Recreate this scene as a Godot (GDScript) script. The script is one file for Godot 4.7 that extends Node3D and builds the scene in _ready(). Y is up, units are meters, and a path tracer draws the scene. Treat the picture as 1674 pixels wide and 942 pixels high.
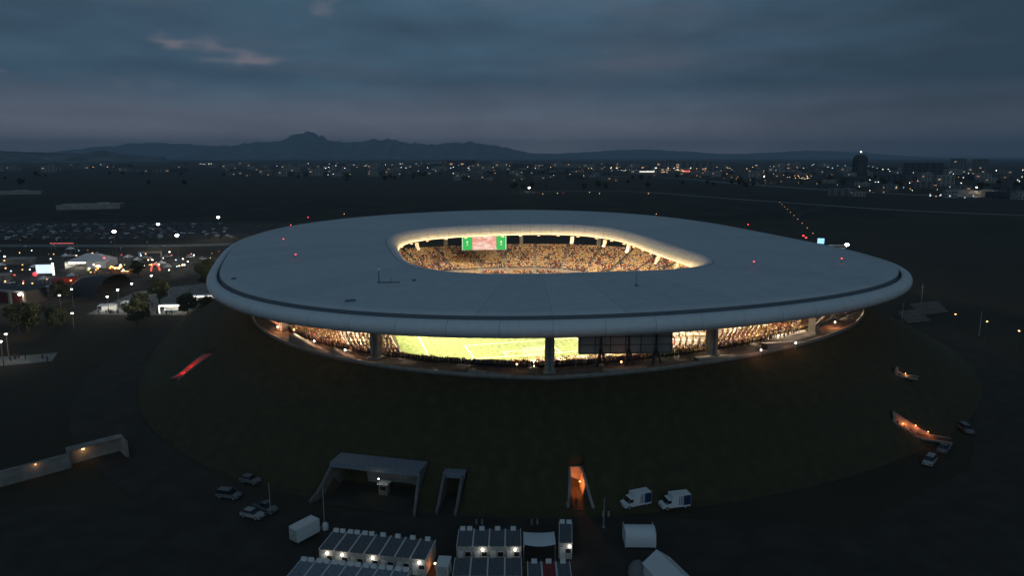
extends Node3D
# A stadium sunk in a grass berm at dusk, seen from the air; units are metres, y is up.

const K := Vector3(8.5, 0, -266)          # point that the polar tables of the stadium turn about
const PITCH_AT := Vector3(-6, 0, -272)
const TURN := 0.258                       # turn of pitch and roof opening
const LIGHT_WARM := Color(1.0, 0.91, 0.76)

var used := {}
var M := {}
var ro := PackedFloat32Array()            # roof gutter: radius and height by degree
var ho := PackedFloat32Array()
var ri := PackedFloat32Array()            # roof opening
var hi := PackedFloat32Array()
var rp := PackedFloat32Array()            # inner edge of the seating
var notches := []
var rng := RandomNumberGenerator.new()

# ------------------------------------------------------------------ builders
class MB:
	var st := SurfaceTool.new()
	var col := Color.WHITE
	func _init():
		st.begin(Mesh.PRIMITIVE_TRIANGLES)
		st.set_smooth_group(-1)
	func smooth(on: bool):
		st.set_smooth_group(0 if on else -1)
	func tri(a, b, c):
		for p in [a, b, c]:
			st.set_color(col)
			st.add_vertex(p)
	func quad(a, b, c, d):
		tri(a, b, c)
		tri(a, c, d)
	func hexa(p):                          # 8 corners: bottom ring 0..3, top ring 4..7
		quad(p[3], p[2], p[1], p[0])
		quad(p[4], p[5], p[6], p[7])
		for k in 4:
			var n = (k + 1) % 4
			quad(p[k], p[n], p[n + 4], p[k + 4])
	func box(c: Vector3, s: Vector3, yaw := 0.0, top := 1.0):
		var b := Basis(Vector3.UP, yaw)
		var p := []
		for y in [-0.5, 0.5]:
			var k: float = top if y > 0 else 1.0
			for q in [[-0.5, -0.5], [-0.5, 0.5], [0.5, 0.5], [0.5, -0.5]]:
				p.append(c + b * Vector3(q[0] * s.x * k, y * s.y, q[1] * s.z * k))
		hexa(p)
	func beam(a: Vector3, b: Vector3, w: float, h := 0.0):
		if h == 0.0:
			h = w
		var d := (b - a).normalized()
		var side := d.cross(Vector3.UP if absf(d.y) < 0.95 else Vector3.RIGHT).normalized() * w * 0.5
		var up := side.cross(d).normalized() * h * 0.5
		hexa([a - side - up, a - side + up, a + side + up, a + side - up, b - side - up, b - side + up, b + side + up, b + side - up])
	func cone(a: Vector3, b: Vector3, r0: float, r1: float, n := 8, caps := true):
		var d := (b - a).normalized()
		var u := d.cross(Vector3.UP if absf(d.y) < 0.95 else Vector3.RIGHT).normalized()
		var v := d.cross(u)
		smooth(true)
		for k in n:
			var t0 := TAU * k / n
			var t1 := TAU * (k + 1) / n
			var e0 := u * cos(t0) + v * sin(t0)
			var e1 := u * cos(t1) + v * sin(t1)
			quad(a + e0 * r0, b + e0 * r1, b + e1 * r1, a + e1 * r0)
		smooth(false)
		if caps:
			for k in n:
				var t0 := TAU * k / n
				var t1 := TAU * (k + 1) / n
				tri(a, a + (u * cos(t0) + v * sin(t0)) * r0, a + (u * cos(t1) + v * sin(t1)) * r0)
				tri(b, b + (u * cos(t1) + v * sin(t1)) * r1, b + (u * cos(t0) + v * sin(t0)) * r1)
	func ball(c: Vector3, r: Vector3, n := 8, m := 5):
		smooth(true)
		for j in m:
			var a0 := PI * j / m
			var a1 := PI * (j + 1) / m
			for k in n:
				var t0 := TAU * k / n
				var t1 := TAU * (k + 1) / n
				var f := func(a, t): return c + Vector3(sin(a) * cos(t), cos(a), sin(a) * sin(t)) * r
				if j > 0:
					tri(f.call(a0, t0), f.call(a0, t1), f.call(a1, t1))
				if j < m - 1:
					tri(f.call(a0, t0), f.call(a1, t1), f.call(a1, t0))
		smooth(false)
	func sheet(rows: Array, soft := true):   # rows of points, joined into a strip mesh
		smooth(soft)
		for j in rows.size() - 1:
			for k in rows[j].size() - 1:
				quad(rows[j][k], rows[j][k + 1], rows[j + 1][k + 1], rows[j + 1][k])
		smooth(false)
	func done() -> ArrayMesh:
		st.generate_normals()
		return st.commit()

func numbered(called: String) -> String:
	var n: int = used.get(called, 0)
	used[called] = n + 1
	return called if n == 0 else "%s_%03d" % [called, n]

func part(called: String, shape, mat, parent: Node3D, at := Vector3.ZERO, turn := 0.0) -> MeshInstance3D:
	var o := MeshInstance3D.new()
	o.name = called
	o.mesh = shape.done() if shape is MB else shape
	o.material_override = mat
	parent.add_child(o, true)
	o.position = at
	o.rotation.y = turn
	return o

func tag(o: Node3D, label: String, category: String, group := "") -> Node3D:
	o.set_meta("label", label)
	o.set_meta("category", category)
	if group != "":
		o.set_meta("group", group)
	return o

func thing(called: String, label: String, category: String, at := Vector3.ZERO, turn := 0.0, group := "") -> Node3D:
	var o := Node3D.new()
	o.name = numbered(called)
	add_child(o)
	o.position = at
	o.rotation.y = turn
	return tag(o, label, category, group)

func single(called: String, shape, mat, label: String, category: String, at := Vector3.ZERO, turn := 0.0, group := "") -> MeshInstance3D:
	var o := MeshInstance3D.new()
	o.name = numbered(called)
	o.mesh = shape.done() if shape is MB else shape
	o.material_override = mat
	add_child(o)
	o.position = at
	o.rotation.y = turn
	tag(o, label, category, group)
	return o

func setting(called: String, shape, mat, kind := "structure") -> MeshInstance3D:
	var o := MeshInstance3D.new()
	o.name = numbered(called)
	o.mesh = shape.done() if shape is MB else shape
	o.material_override = mat
	add_child(o)
	o.set_meta("kind", kind)
	return o

func copy(o: Node3D, at: Vector3, turn := 0.0, label := "", group := "") -> Node3D:
	var base := String(o.name).rstrip("0123456789").rstrip("_")
	var c: Node3D = o.duplicate()
	c.name = numbered(base)
	add_child(c)
	c.position = at
	c.rotation.y = turn
	if label != "":
		c.set_meta("label", label)
	if group != "":
		c.set_meta("group", group)
	return c

func omni(parent: Node3D, at: Vector3, energy: float, color: Color, size := 0.2):
	var l := OmniLight3D.new()
	l.name = "lamp_light"
	l.light_energy = energy
	l.light_color = color
	l.light_size = size
	l.omni_range = 120.0
	l.omni_attenuation = 2.0
	l.shadow_enabled = true
	parent.add_child(l, true)
	l.position = at

# ------------------------------------------------------------------ materials
func grain(seed_: int, freq: float, lo: float, hi_: float, oct := 4, size := 512) -> ImageTexture:
	var n := FastNoiseLite.new()
	n.seed = seed_
	n.frequency = freq
	n.fractal_octaves = oct
	var im := n.get_seamless_image(size, size)
	im.convert(Image.FORMAT_RGB8)
	for y in size:
		for x in size:
			var v := lerpf(lo, hi_, im.get_pixel(x, y).r)
			im.set_pixel(x, y, Color(v, v, v))
	return ImageTexture.create_from_image(im)

func mat(lin: Color, rough := 0.8, tex: Texture2D = null, per_metre := 0.1, metal := 0.0) -> StandardMaterial3D:
	var m := StandardMaterial3D.new()
	m.albedo_color = lin.linear_to_srgb()
	m.roughness = rough
	m.metallic = metal
	if tex:
		m.albedo_texture = tex
		m.uv1_triplanar = true
		m.uv1_world_triplanar = true
		m.uv1_scale = Vector3.ONE * per_metre
	return m

func glow(c: Color, power: float) -> StandardMaterial3D:
	var m := StandardMaterial3D.new()
	m.albedo_color = Color(0.8, 0.8, 0.8)
	m.emission_enabled = true
	m.emission = c
	m.emission_energy_multiplier = power
	return m

func tinted() -> StandardMaterial3D:
	var m := StandardMaterial3D.new()
	m.vertex_color_use_as_albedo = true
	m.roughness = 0.85
	return m

func materials():
	var g1 := grain(1, 0.02, 0.45, 1.0)
	var g2 := grain(2, 0.012, 0.7, 1.0, 5)
	var g3 := grain(3, 0.03, 0.93, 1.0, 5)
	var g4 := grain(4, 0.008, 0.35, 1.0, 5)
	M.grass = mat(Color(0.072, 0.060, 0.023), 0.95, g2, 0.05)
	M.land = mat(Color(0.046, 0.038, 0.017), 0.95, g2, 0.0016)
	M.field = mat(Color(0.034, 0.038, 0.012), 0.95, g4, 0.003)
	M.field2 = mat(Color(0.042, 0.038, 0.018), 0.95, g1, 0.004)
	M.asphalt = mat(Color(0.050, 0.042, 0.030), 0.9, g2, 0.02)
	M.earth = mat(Color(0.13, 0.115, 0.095), 0.95, g1, 0.01)
	M.paving = mat(Color(0.30, 0.30, 0.28), 0.85, g2, 0.03)
	M.concrete = mat(Color(0.36, 0.34, 0.31), 0.8, g2, 0.06)
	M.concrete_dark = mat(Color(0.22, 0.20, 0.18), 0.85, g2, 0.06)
	M.membrane = mat(Color(0.60, 0.62, 0.64), 0.6, g3, 0.009)
	M.membrane2 = mat(Color(0.57, 0.59, 0.61), 0.6, g3, 0.011)
	M.membrane3 = mat(Color(0.62, 0.63, 0.645), 0.6, g3, 0.010)
	M.lip = mat(Color(0.74, 0.74, 0.75), 0.5, g3, 0.03)
	M.gutter = mat(Color(0.12, 0.14, 0.16), 0.7)
	M.soffit = mat(Color(0.62, 0.60, 0.56), 0.7, g2, 0.03)
	M.seatrow = mat(Color(0.32, 0.29, 0.25), 0.85, g2, 0.08)
	M.aisle = mat(Color(0.58, 0.55, 0.50), 0.85, g2, 0.08)
	M.turf = mat(Color(0.21, 0.32, 0.08), 0.9, g1, 0.05)
	M.turf2 = mat(Color(0.23, 0.34, 0.09), 0.9, g1, 0.05)
	M.chalk = mat(Color(0.85, 0.85, 0.82), 0.8)
	M.steel = mat(Color(0.40, 0.41, 0.42), 0.45, null, 0.1, 0.3)
	M.pole = mat(Color(0.09, 0.09, 0.095), 0.6)
	M.dark = mat(Color(0.03, 0.032, 0.035), 0.6)
	M.black = mat(Color(0.015, 0.015, 0.017), 0.5)
	M.white = mat(Color(0.75, 0.75, 0.74), 0.55, g3, 0.2)
	M.canvas = mat(Color(0.72, 0.73, 0.74), 0.75, g3, 0.15)
	M.cabin = mat(Color(0.56, 0.55, 0.52), 0.6, g2, 0.3)
	M.cabinroof = mat(Color(0.15, 0.165, 0.18), 0.6, g2, 0.25)
	M.cabinroof_pale = mat(Color(0.26, 0.30, 0.35), 0.6, g2, 0.25)
	M.cabinroof_red = mat(Color(0.28, 0.03, 0.03), 0.6, g2, 0.25)
	M.glass = mat(Color(0.02, 0.025, 0.03), 0.1)
	M.tyre = mat(Color(0.02, 0.02, 0.02), 0.9)
	M.red = mat(Color(0.42, 0.03, 0.03), 0.6)
	M.blue = mat(Color(0.01, 0.03, 0.09), 0.5)
	M.bark = mat(Color(0.06, 0.045, 0.03), 0.95)
	M.leaf = mat(Color(0.055, 0.07, 0.035), 0.9)
	M.leaf2 = mat(Color(0.045, 0.06, 0.035), 0.9)
	M.rock = mat(Color(0.27, 0.30, 0.27), 0.95, g4, 0.0007)
	M.wall_pale = mat(Color(0.42, 0.40, 0.37), 0.85, g2, 0.02)
	M.wall_grey = mat(Color(0.25, 0.25, 0.25), 0.85, g2, 0.02)
	M.wall_dark = mat(Color(0.10, 0.10, 0.11), 0.8, g2, 0.02)
	M.wall_warm = mat(Color(0.33, 0.25, 0.19), 0.85, g2, 0.02)
	M.lamp = glow(Color(1, 0.97, 0.90), 9.0)
	M.lamp_hot = glow(Color(1, 0.97, 0.90), 26.0)
	M.lamp_warm = glow(Color(1, 0.76, 0.48), 6.0)
	M.lamp_red = glow(Color(1, 0.26, 0.25), 3.2)
	M.lamp_cool = glow(Color(0.75, 0.88, 1.0), 7.0)
	M.bar = glow(Color(1, 0.98, 0.93), 2.2)
	M.tint = tinted()

# ------------------------------------------------------------------ sky
var n_a := FastNoiseLite.new()
var n_b := FastNoiseLite.new()
var n_c := FastNoiseLite.new()
# az, el, half width, half height in degrees, then strength: open wisps, pale bands and darker banks of the cloud
var WISPS := [[-25.4, 8.25, 1.0, 0.40, 0.8], [-23.4, 8.0, 1.5, 0.42, 0.75], [-20.2, 7.6, 3.2, 0.50, 0.8], [-17.9, 11.75, 1.2, 0.35, 1.0], [-36.3, 5.3, 0.9, 0.28, 0.9], [-28.6, 4.5, 0.5, 0.7, 0.35], [-14.6, 11.0, 0.9, 0.5, 0.35], [-26.3, 5.0, 0.7, 0.3, 0.3]]
var BANDS := [[10.0, 7.0, 10.0, 0.9, 0.55], [-8.0, 3.7, 11.0, 0.35, 0.4], [0.0, 4.5, 8.0, 0.4, 0.35], [-12.0, 2.2, 22.0, 1.1, 0.55], [-28.0, 3.2, 8.0, 0.5, 0.35], [8.0, 2.0, 12.0, 1.0, 0.25], [20.0, 9.5, 12.0, 0.5, 0.18]]
var BANKS := [[-9.0, 9.6, 9.0, 1.7, 0.34], [-24.0, 6.3, 10.0, 0.8, 0.22], [14.0, 9.4, 11.0, 1.4, 0.26], [-6.0, 5.9, 8.0, 0.6, 0.18], [22.0, 3.0, 7.0, 1.2, 0.2], [9.0, 5.6, 9.0, 0.6, 0.2]]

func sky_color(az: float, el: float) -> Color:
	var wrap := az
	var p := Vector3(sin(deg_to_rad(az)), 0, cos(deg_to_rad(az))) * 57.3
	var warp := n_c.get_noise_3d(p.x * 0.5, el * 2.2, p.z * 0.5)
	var big := n_a.get_noise_3d(p.x * 0.35 + warp * 3, el * 2.6 + warp * 2.5, p.z * 0.35)
	var fine := n_b.get_noise_3d(p.x * 0.9, el * 5.0 + warp * 4, p.z * 0.9)
	var t := smoothstep(-0.5, 6.0, el)
	var c := Color(0.330, 0.325, 0.385).lerp(Color(0.058, 0.110, 0.164), t)
	c = c.lerp(Color(0.058, 0.098, 0.142), smoothstep(12.0, 50.0, el))
	var light := 1.0 + smoothstep(-0.25, 0.25, big) * 0.20 - 0.10 + fine * 0.24 + n_b.get_noise_3d(p.x * 3.1, el * 9.0 + warp * 6.0, p.z * 3.1) * 0.09
	var pink := maxf(0.0, n_b.get_noise_3d(p.x * 0.45 + 40.0, el * 3.4 + warp * 3.0, p.z * 0.45) - 0.08) * 0.9 * (1.0 - 0.6 * smoothstep(8.0, 30.0, el))
	var x := wrap + warp * 2.2 + fine * 1.6
	var y := el + warp * 0.55 + fine * 0.35
	if absf(az) < 60.0:
		for b in BANKS:
			light -= b[4] * 0.75 * exp(-pow((x - b[0]) / b[2], 2) - pow((y - b[1]) / b[3], 2))
		for b in BANDS:
			pink += b[4] * 0.6 * exp(-pow((x - b[0]) / b[2], 2) - pow((y - b[1]) / b[3], 2))
	light *= 1.0 - (0.62 - 0.18 * t) * smoothstep(10.0, 36.0, az) * (1.0 - smoothstep(110.0, 180.0, az)) - 0.14 * smoothstep(-20.0, -38.0, az) * (1.0 - smoothstep(-60.0, -110.0, az))
	c *= clampf(light, 0.35, 1.8)
	c = c.lerp(Color(0.125, 0.118, 0.150), clampf(pink, 0, 1) * 0.7 * (1.0 - 0.7 * smoothstep(14.0, 36.0, az)))
	if absf(az) < 60.0:
		var rag := n_a.get_noise_3d(p.x * 6.0, el * 14.0, p.z * 6.0)
		for w in WISPS:
			var k: float = w[4] * exp(-pow((az + fine * 2.4 - w[0]) / w[2], 4) - pow((el + fine * 1.9 + rag * 0.7 + warp * 0.8 + (az - w[0]) * 0.05 - w[1]) / w[3], 2))
			c = c.lerp(Color(0.205, 0.190, 0.225), clampf(k * (0.8 + fine * 1.2 + rag * 0.9), 0, 0.85))
	c.a = 1.0
	return c

func make_sky() -> Image:
	for n in [[n_a, 11, 0.045], [n_b, 12, 0.07], [n_c, 13, 0.05]]:
		n[0].seed = n[1]
		n[0].frequency = n[2]
		n[0].fractal_octaves = 5
	var low := Image.create(512, 256, false, Image.FORMAT_RGBF)
	low.fill(Color(0.008, 0.009, 0.008))
	for y in 130:
		for x in 512:
			low.set_pixel(x, y, sky_color(wrapf((x + 0.5) / 512.0 * 360.0, -180.0, 180.0), 90.0 - (y + 0.5) / 256.0 * 180.0))
	low.resize(4096, 2048, Image.INTERPOLATE_CUBIC)
	for y in range(840, 1040):
		var el := 90.0 - (y + 0.5) / 2048.0 * 180.0
		for x in range(-548, 548):               # the picture's left edge lies straight ahead
			low.set_pixel(posmod(x, 4096), y, sky_color((x + 0.5) / 4096.0 * 360.0, el))
	return low

# ------------------------------------------------------------------ stadium tables
func polar(points: Array, rad: PackedFloat32Array, height: PackedFloat32Array):
	rad.resize(361)
	height.resize(361)
	var an := []
	for p in points:
		var d: Vector3 = p - K
		an.append([fposmod(rad_to_deg(atan2(d.z, d.x)), 360.0), Vector2(d.x, d.z).length(), d.y])
	an.sort_custom(func(a, b): return a[0] < b[0])
	var n := an.size()
	var j := 0
	for k in 361:
		while j < n and an[j][0] < k:
			j += 1
		var a = an[(j - 1 + n) % n]
		var b = an[j % n]
		var a0: float = a[0] - (360.0 if j == 0 else 0.0)
		var b0: float = b[0] + (360.0 if j == n else 0.0)
		var t := (k - a0) / maxf(b0 - a0, 1e-5)
		rad[k] = lerpf(a[1], b[1], t)
		height[k] = lerpf(a[2], b[2], t)

func look(table: PackedFloat32Array, deg: float) -> float:
	var d := fposmod(deg, 360.0)
	var k := int(d)
	return lerpf(table[k], table[mini(k + 1, 360)], d - k)

func ray(deg: float, r: float, y := 0.0) -> Vector3:
	return Vector3(K.x + cos(deg_to_rad(deg)) * r, y, K.z + sin(deg_to_rad(deg)) * r)

func tables():
	var a := []
	var b := []
	var c := []
	for k in 1440:
		var t := TAU * k / 1440.0
		var r := 130.963 - 9.131 * cos(2 * t) + 4.043 * sin(2 * t) - 0.17 * cos(3 * t) - 1.316 * sin(3 * t) - 0.89 * cos(4 * t) + 3.764 * sin(4 * t)
		a.append(Vector3(7.511 + r * cos(t), 30.478 - 0.761 * sin(t) - 1.596 * cos(2 * t) + 0.437 * sin(2 * t), -282.492 + r * sin(t)))
		var ct := cos(t)
		var s := sin(t)
		var x := 54.191 * signf(ct) * pow(absf(ct), 2.0 / 3.408)
		var z := 62.768 * signf(s) * pow(absf(s), 2.0 / 3.408)
		var w := Vector3(8.809 + x * cos(TURN) + z * sin(TURN), 0, -260.223 - x * sin(TURN) + z * cos(TURN))
		var q := atan2(w.z + 260.223, w.x - 8.809)
		w.y = 31.554 - 0.674 * cos(2 * q) - 0.638 * cos(q) - 1.16 * sin(q)
		b.append(w)
		x = 43.0 * signf(ct) * pow(absf(ct), 2.0 / 5.0)
		z = 61.5 * signf(s) * pow(absf(s), 2.0 / 5.0)
		c.append(Vector3(PITCH_AT.x + x * cos(TURN) + z * sin(TURN), 0, PITCH_AT.z - x * sin(TURN) + z * cos(TURN)))
	polar(a, ro, ho)
	polar(b, ri, hi)
	polar(c, rp, PackedFloat32Array())

func top(deg: float) -> float:           # height of the promenade and the mound's crest
	var s := sin(deg_to_rad(deg))
	return 14.2 + 1.7 * s + 2.5 * absf(cos(deg_to_rad(deg))) * maxf(s, 0.0)

func crown(deg: float) -> float:
	return look(ro, deg) - 6.0 - 4.0 * absf(cos(deg_to_rad(deg)))

func roof(deg: float, s: float) -> Vector3:
	return ray(deg, lerpf(look(ri, deg), look(ro, deg) - 0.9, s), lerpf(look(hi, deg), look(ho, deg), s) + 0.5 * sin(PI * s))

func roof_at(x: float, z: float) -> Vector3:
	var d := Vector2(x - K.x, z - K.z)
	var deg := rad_to_deg(d.angle())
	var s := (d.length() - look(ri, deg)) / (look(ro, deg) - 0.9 - look(ri, deg))
	return roof(deg, s) + Vector3.UP * 0.06

func bowl(deg: float, t: float, y: float) -> Vector3:
	return ray(deg, lerpf(look(rp, deg), crown(deg), t), y)

func berm_height(x: float, z: float, cut := true) -> float:
	var d := Vector2(x - K.x, z - K.z)
	var deg := rad_to_deg(d.angle())
	var u := (d.length() - crown(deg)) / 31.0
	var h := top(deg) * clampf(1.0 - u, 0, 1)
	h += 0.9 * sin(clampf(u, 0, 1) * PI)
	if u > 1.0:
		h = 0.0
	if cut:
		for n in notches:
			var q := Vector2(x - n.at.x, z - n.at.z).rotated(n.turn)
			if absf(q.x) < n.half and q.y < n.front + 1.0 and q.y > -n.back:
				h = minf(h, n.get("floor", -0.05))
	return h

# ------------------------------------------------------------------ people
func body_mesh(bones: Array, cell: float, colors: Callable) -> ArrayMesh:
	# smooth union of tapered capsules, meshed as surface nets
	var lo := Vector3.INF
	var top := -Vector3.INF
	for b in bones:
		for e in [[b[0], b[2]], [b[1], b[3]]]:
			lo = lo.min(e[0] - Vector3.ONE * (e[1] + cell * 2))
			top = top.max(e[0] + Vector3.ONE * (e[1] + cell * 2))
	var n := Vector3i((top - lo) / cell) + Vector3i(2, 2, 2)
	var f := PackedFloat32Array()
	f.resize(n.x * n.y * n.z)
	var sm := cell * 0.8
	for z in n.z:
		for y in n.y:
			for x in n.x:
				var p := lo + Vector3(x, y, z) * cell
				var acc := 0.0
				for b in bones:
					var ab: Vector3 = b[1] - b[0]
					var t := clampf((p - b[0]).dot(ab) / maxf(ab.length_squared(), 1e-6), 0, 1)
					acc += exp(-(p.distance_to(b[0] + ab * t) - lerpf(b[2], b[3], t)) / sm)
				f[x + n.x * (y + n.y * z)] = -sm * log(maxf(acc, 1e-30))
	var at := {}
	var st := SurfaceTool.new()
	st.begin(Mesh.PRIMITIVE_TRIANGLES)
	st.set_smooth_group(0)
	var idx := func(x, y, z): return x + n.x * (y + n.y * z)
	for z in n.z - 1:
		for y in n.y - 1:
			for x in n.x - 1:
				var sum := Vector3.ZERO
				var cnt := 0
				for e in [[0,0,0,1,0,0],[0,1,0,1,1,0],[0,0,1,1,0,1],[0,1,1,1,1,1],[0,0,0,0,1,0],[1,0,0,1,1,0],[0,0,1,0,1,1],[1,0,1,1,1,1],[0,0,0,0,0,1],[1,0,0,1,0,1],[0,1,0,0,1,1],[1,1,0,1,1,1]]:
					var a: float = f[idx.call(x + e[0], y + e[1], z + e[2])]
					var b: float = f[idx.call(x + e[3], y + e[4], z + e[5])]
					if (a < 0) != (b < 0):
						sum += Vector3(e[0], e[1], e[2]).lerp(Vector3(e[3], e[4], e[5]), a / (a - b))
						cnt += 1
				if cnt > 0:
					at[idx.call(x, y, z)] = lo + (Vector3(x, y, z) + sum / cnt) * cell
	for z in range(1, n.z - 1):
		for y in range(1, n.y - 1):
			for x in range(1, n.x - 1):
				var a: float = f[idx.call(x, y, z)]
				for ax in 3:
					var d := Vector3i(int(ax == 0), int(ax == 1), int(ax == 2))
					var b: float = f[idx.call(x + d.x, y + d.y, z + d.z)]
					if (a < 0) == (b < 0):
						continue
					var u := Vector3i(d.z, d.x, d.y)
					var v := Vector3i(d.y, d.z, d.x)
					var q := []
					for o in [Vector3i.ZERO, u, u + v, v]:
						q.append(at[idx.call(x - o.x, y - o.y, z - o.z)])
					if a < 0:
						q.reverse()
					for k in [0, 1, 2, 0, 2, 3]:
						st.set_color(colors.call(q[k]))
						st.add_vertex(q[k])
	st.generate_normals()
	return st.commit()

func bones(pose: int) -> Array:
	var b := []
	for s in [-1.0, 1.0]:
		b.append([Vector3(s * 0.10, 0.92, 0), Vector3(s * 0.12, 0.50, 0.02), 0.095, 0.065])
		b.append([Vector3(s * 0.12, 0.50, 0.02), Vector3(s * 0.13, 0.08, 0), 0.065, 0.045])
		b.append([Vector3(s * 0.13, 0.05, 0), Vector3(s * 0.14, 0.04, 0.16), 0.05, 0.04])
		var sh := Vector3(s * 0.19, 1.42, 0)
		var el := Vector3(s * 0.26, 1.15, 0.0)
		var ha := Vector3(s * 0.25, 0.88, 0.10)
		if pose == 1 or (pose == 2 and s > 0):
			el = Vector3(s * 0.33, 1.62, 0.08)
			ha = Vector3(s * 0.27, 1.90, 0.10)
		elif pose == 3:
			el = Vector3(s * 0.27, 1.2, 0.12)
			ha = Vector3(s * 0.08, 1.28, 0.32)
		b.append([sh, el, 0.06, 0.045])
		b.append([el, ha, 0.045, 0.035])
		b.append([ha, ha + (ha - el).normalized() * 0.13, 0.04, 0.028])
	b.append([Vector3(0, 0.95, 0), Vector3(0, 1.15, 0.01), 0.145, 0.135])
	b.append([Vector3(0, 1.15, 0.01), Vector3(0, 1.38, 0), 0.135, 0.15])
	b.append([Vector3(-0.12, 1.41, 0), Vector3(0.12, 1.41, 0), 0.085, 0.085])
	b.append([Vector3(0, 1.45, 0), Vector3(0, 1.58, 0.01), 0.06, 0.055])
	b.append([Vector3(0, 1.62, 0.02), Vector3(0, 1.70, 0), 0.085, 0.10])
	b.append([Vector3(0, 1.645, 0.10), Vector3(0, 1.66, 0.10), 0.018, 0.015])
	return b

func dress(shirt: Color, legs: Color, skin: Color, hair: Color) -> Callable:
	return func(p: Vector3) -> Color:
		if p.y > 1.66 or (p.y > 1.58 and p.z < 0.0 and absf(p.x) < 0.13):
			return hair if absf(p.x) < 0.16 else skin
		if p.y > 1.52:
			return skin
		if absf(p.x) > 0.23 and p.y < 1.15:
			return skin
		if p.y < 0.08:
			return Color(0.03, 0.03, 0.03)
		return legs if p.y < 0.95 else shirt

var people := []
func person(at: Vector3, turn: float, label: String, group: String):
	var o := MeshInstance3D.new()
	o.name = numbered("person")
	o.mesh = people[rng.randi() % people.size()]
	o.material_override = M.tint
	add_child(o)
	o.position = at
	o.rotation.y = turn
	o.scale = Vector3.ONE * rng.randf_range(0.93, 1.06)
	tag(o, label, "person", group)

func make_people():
	var shirts := [Color(0.30, 0.18, 0.03), Color(0.04, 0.04, 0.05), Color(0.10, 0.10, 0.10), Color(0.10, 0.03, 0.03), Color(0.06, 0.05, 0.04), Color(0.02, 0.03, 0.08)]  # mostly dark: the backlit shade on the figures is put into their clothes
	for k in 6:
		people.append(body_mesh(bones([0, 1, 3, 2, 0, 3][k]), 0.05, dress(shirts[k], Color(0.03, 0.035, 0.05), [Color(0.38, 0.22, 0.14), Color(0.25, 0.14, 0.09)][k % 2], Color(0.015, 0.012, 0.01))))

# ------------------------------------------------------------------ stadium
func ring(profile: Callable, step := 1.0, from := 0.0, to := 360.0) -> MB:
	var m := MB.new()
	var rows := []
	var n := int(ceil((to - from) / step))
	for k in n + 1:
		rows.append(profile.call(lerpf(from, to, float(k) / n)))
	m.sheet(rows)
	return m

const LIP := [[-0.1, -1.5], [-0.1, -0.95], [0.2, -0.75], [0.95, -0.68], [1.9, -0.85], [2.6, -1.3], [2.95, -2.0], [3.0, -2.7], [2.75, -3.35], [2.2, -3.95], [1.2, -4.45], [0.0, -4.65], [-1.2, -4.7]]
const INNER := [[0.0, -0.4], [0.15, 0.12], [0.9, 0.22], [2.0, 0.02], [3.1, -0.65], [4.0, -1.65], [4.55, -2.8], [4.7, -3.8], [4.3, -4.5], [3.2, -4.85], [1.5, -4.95]]

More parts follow.
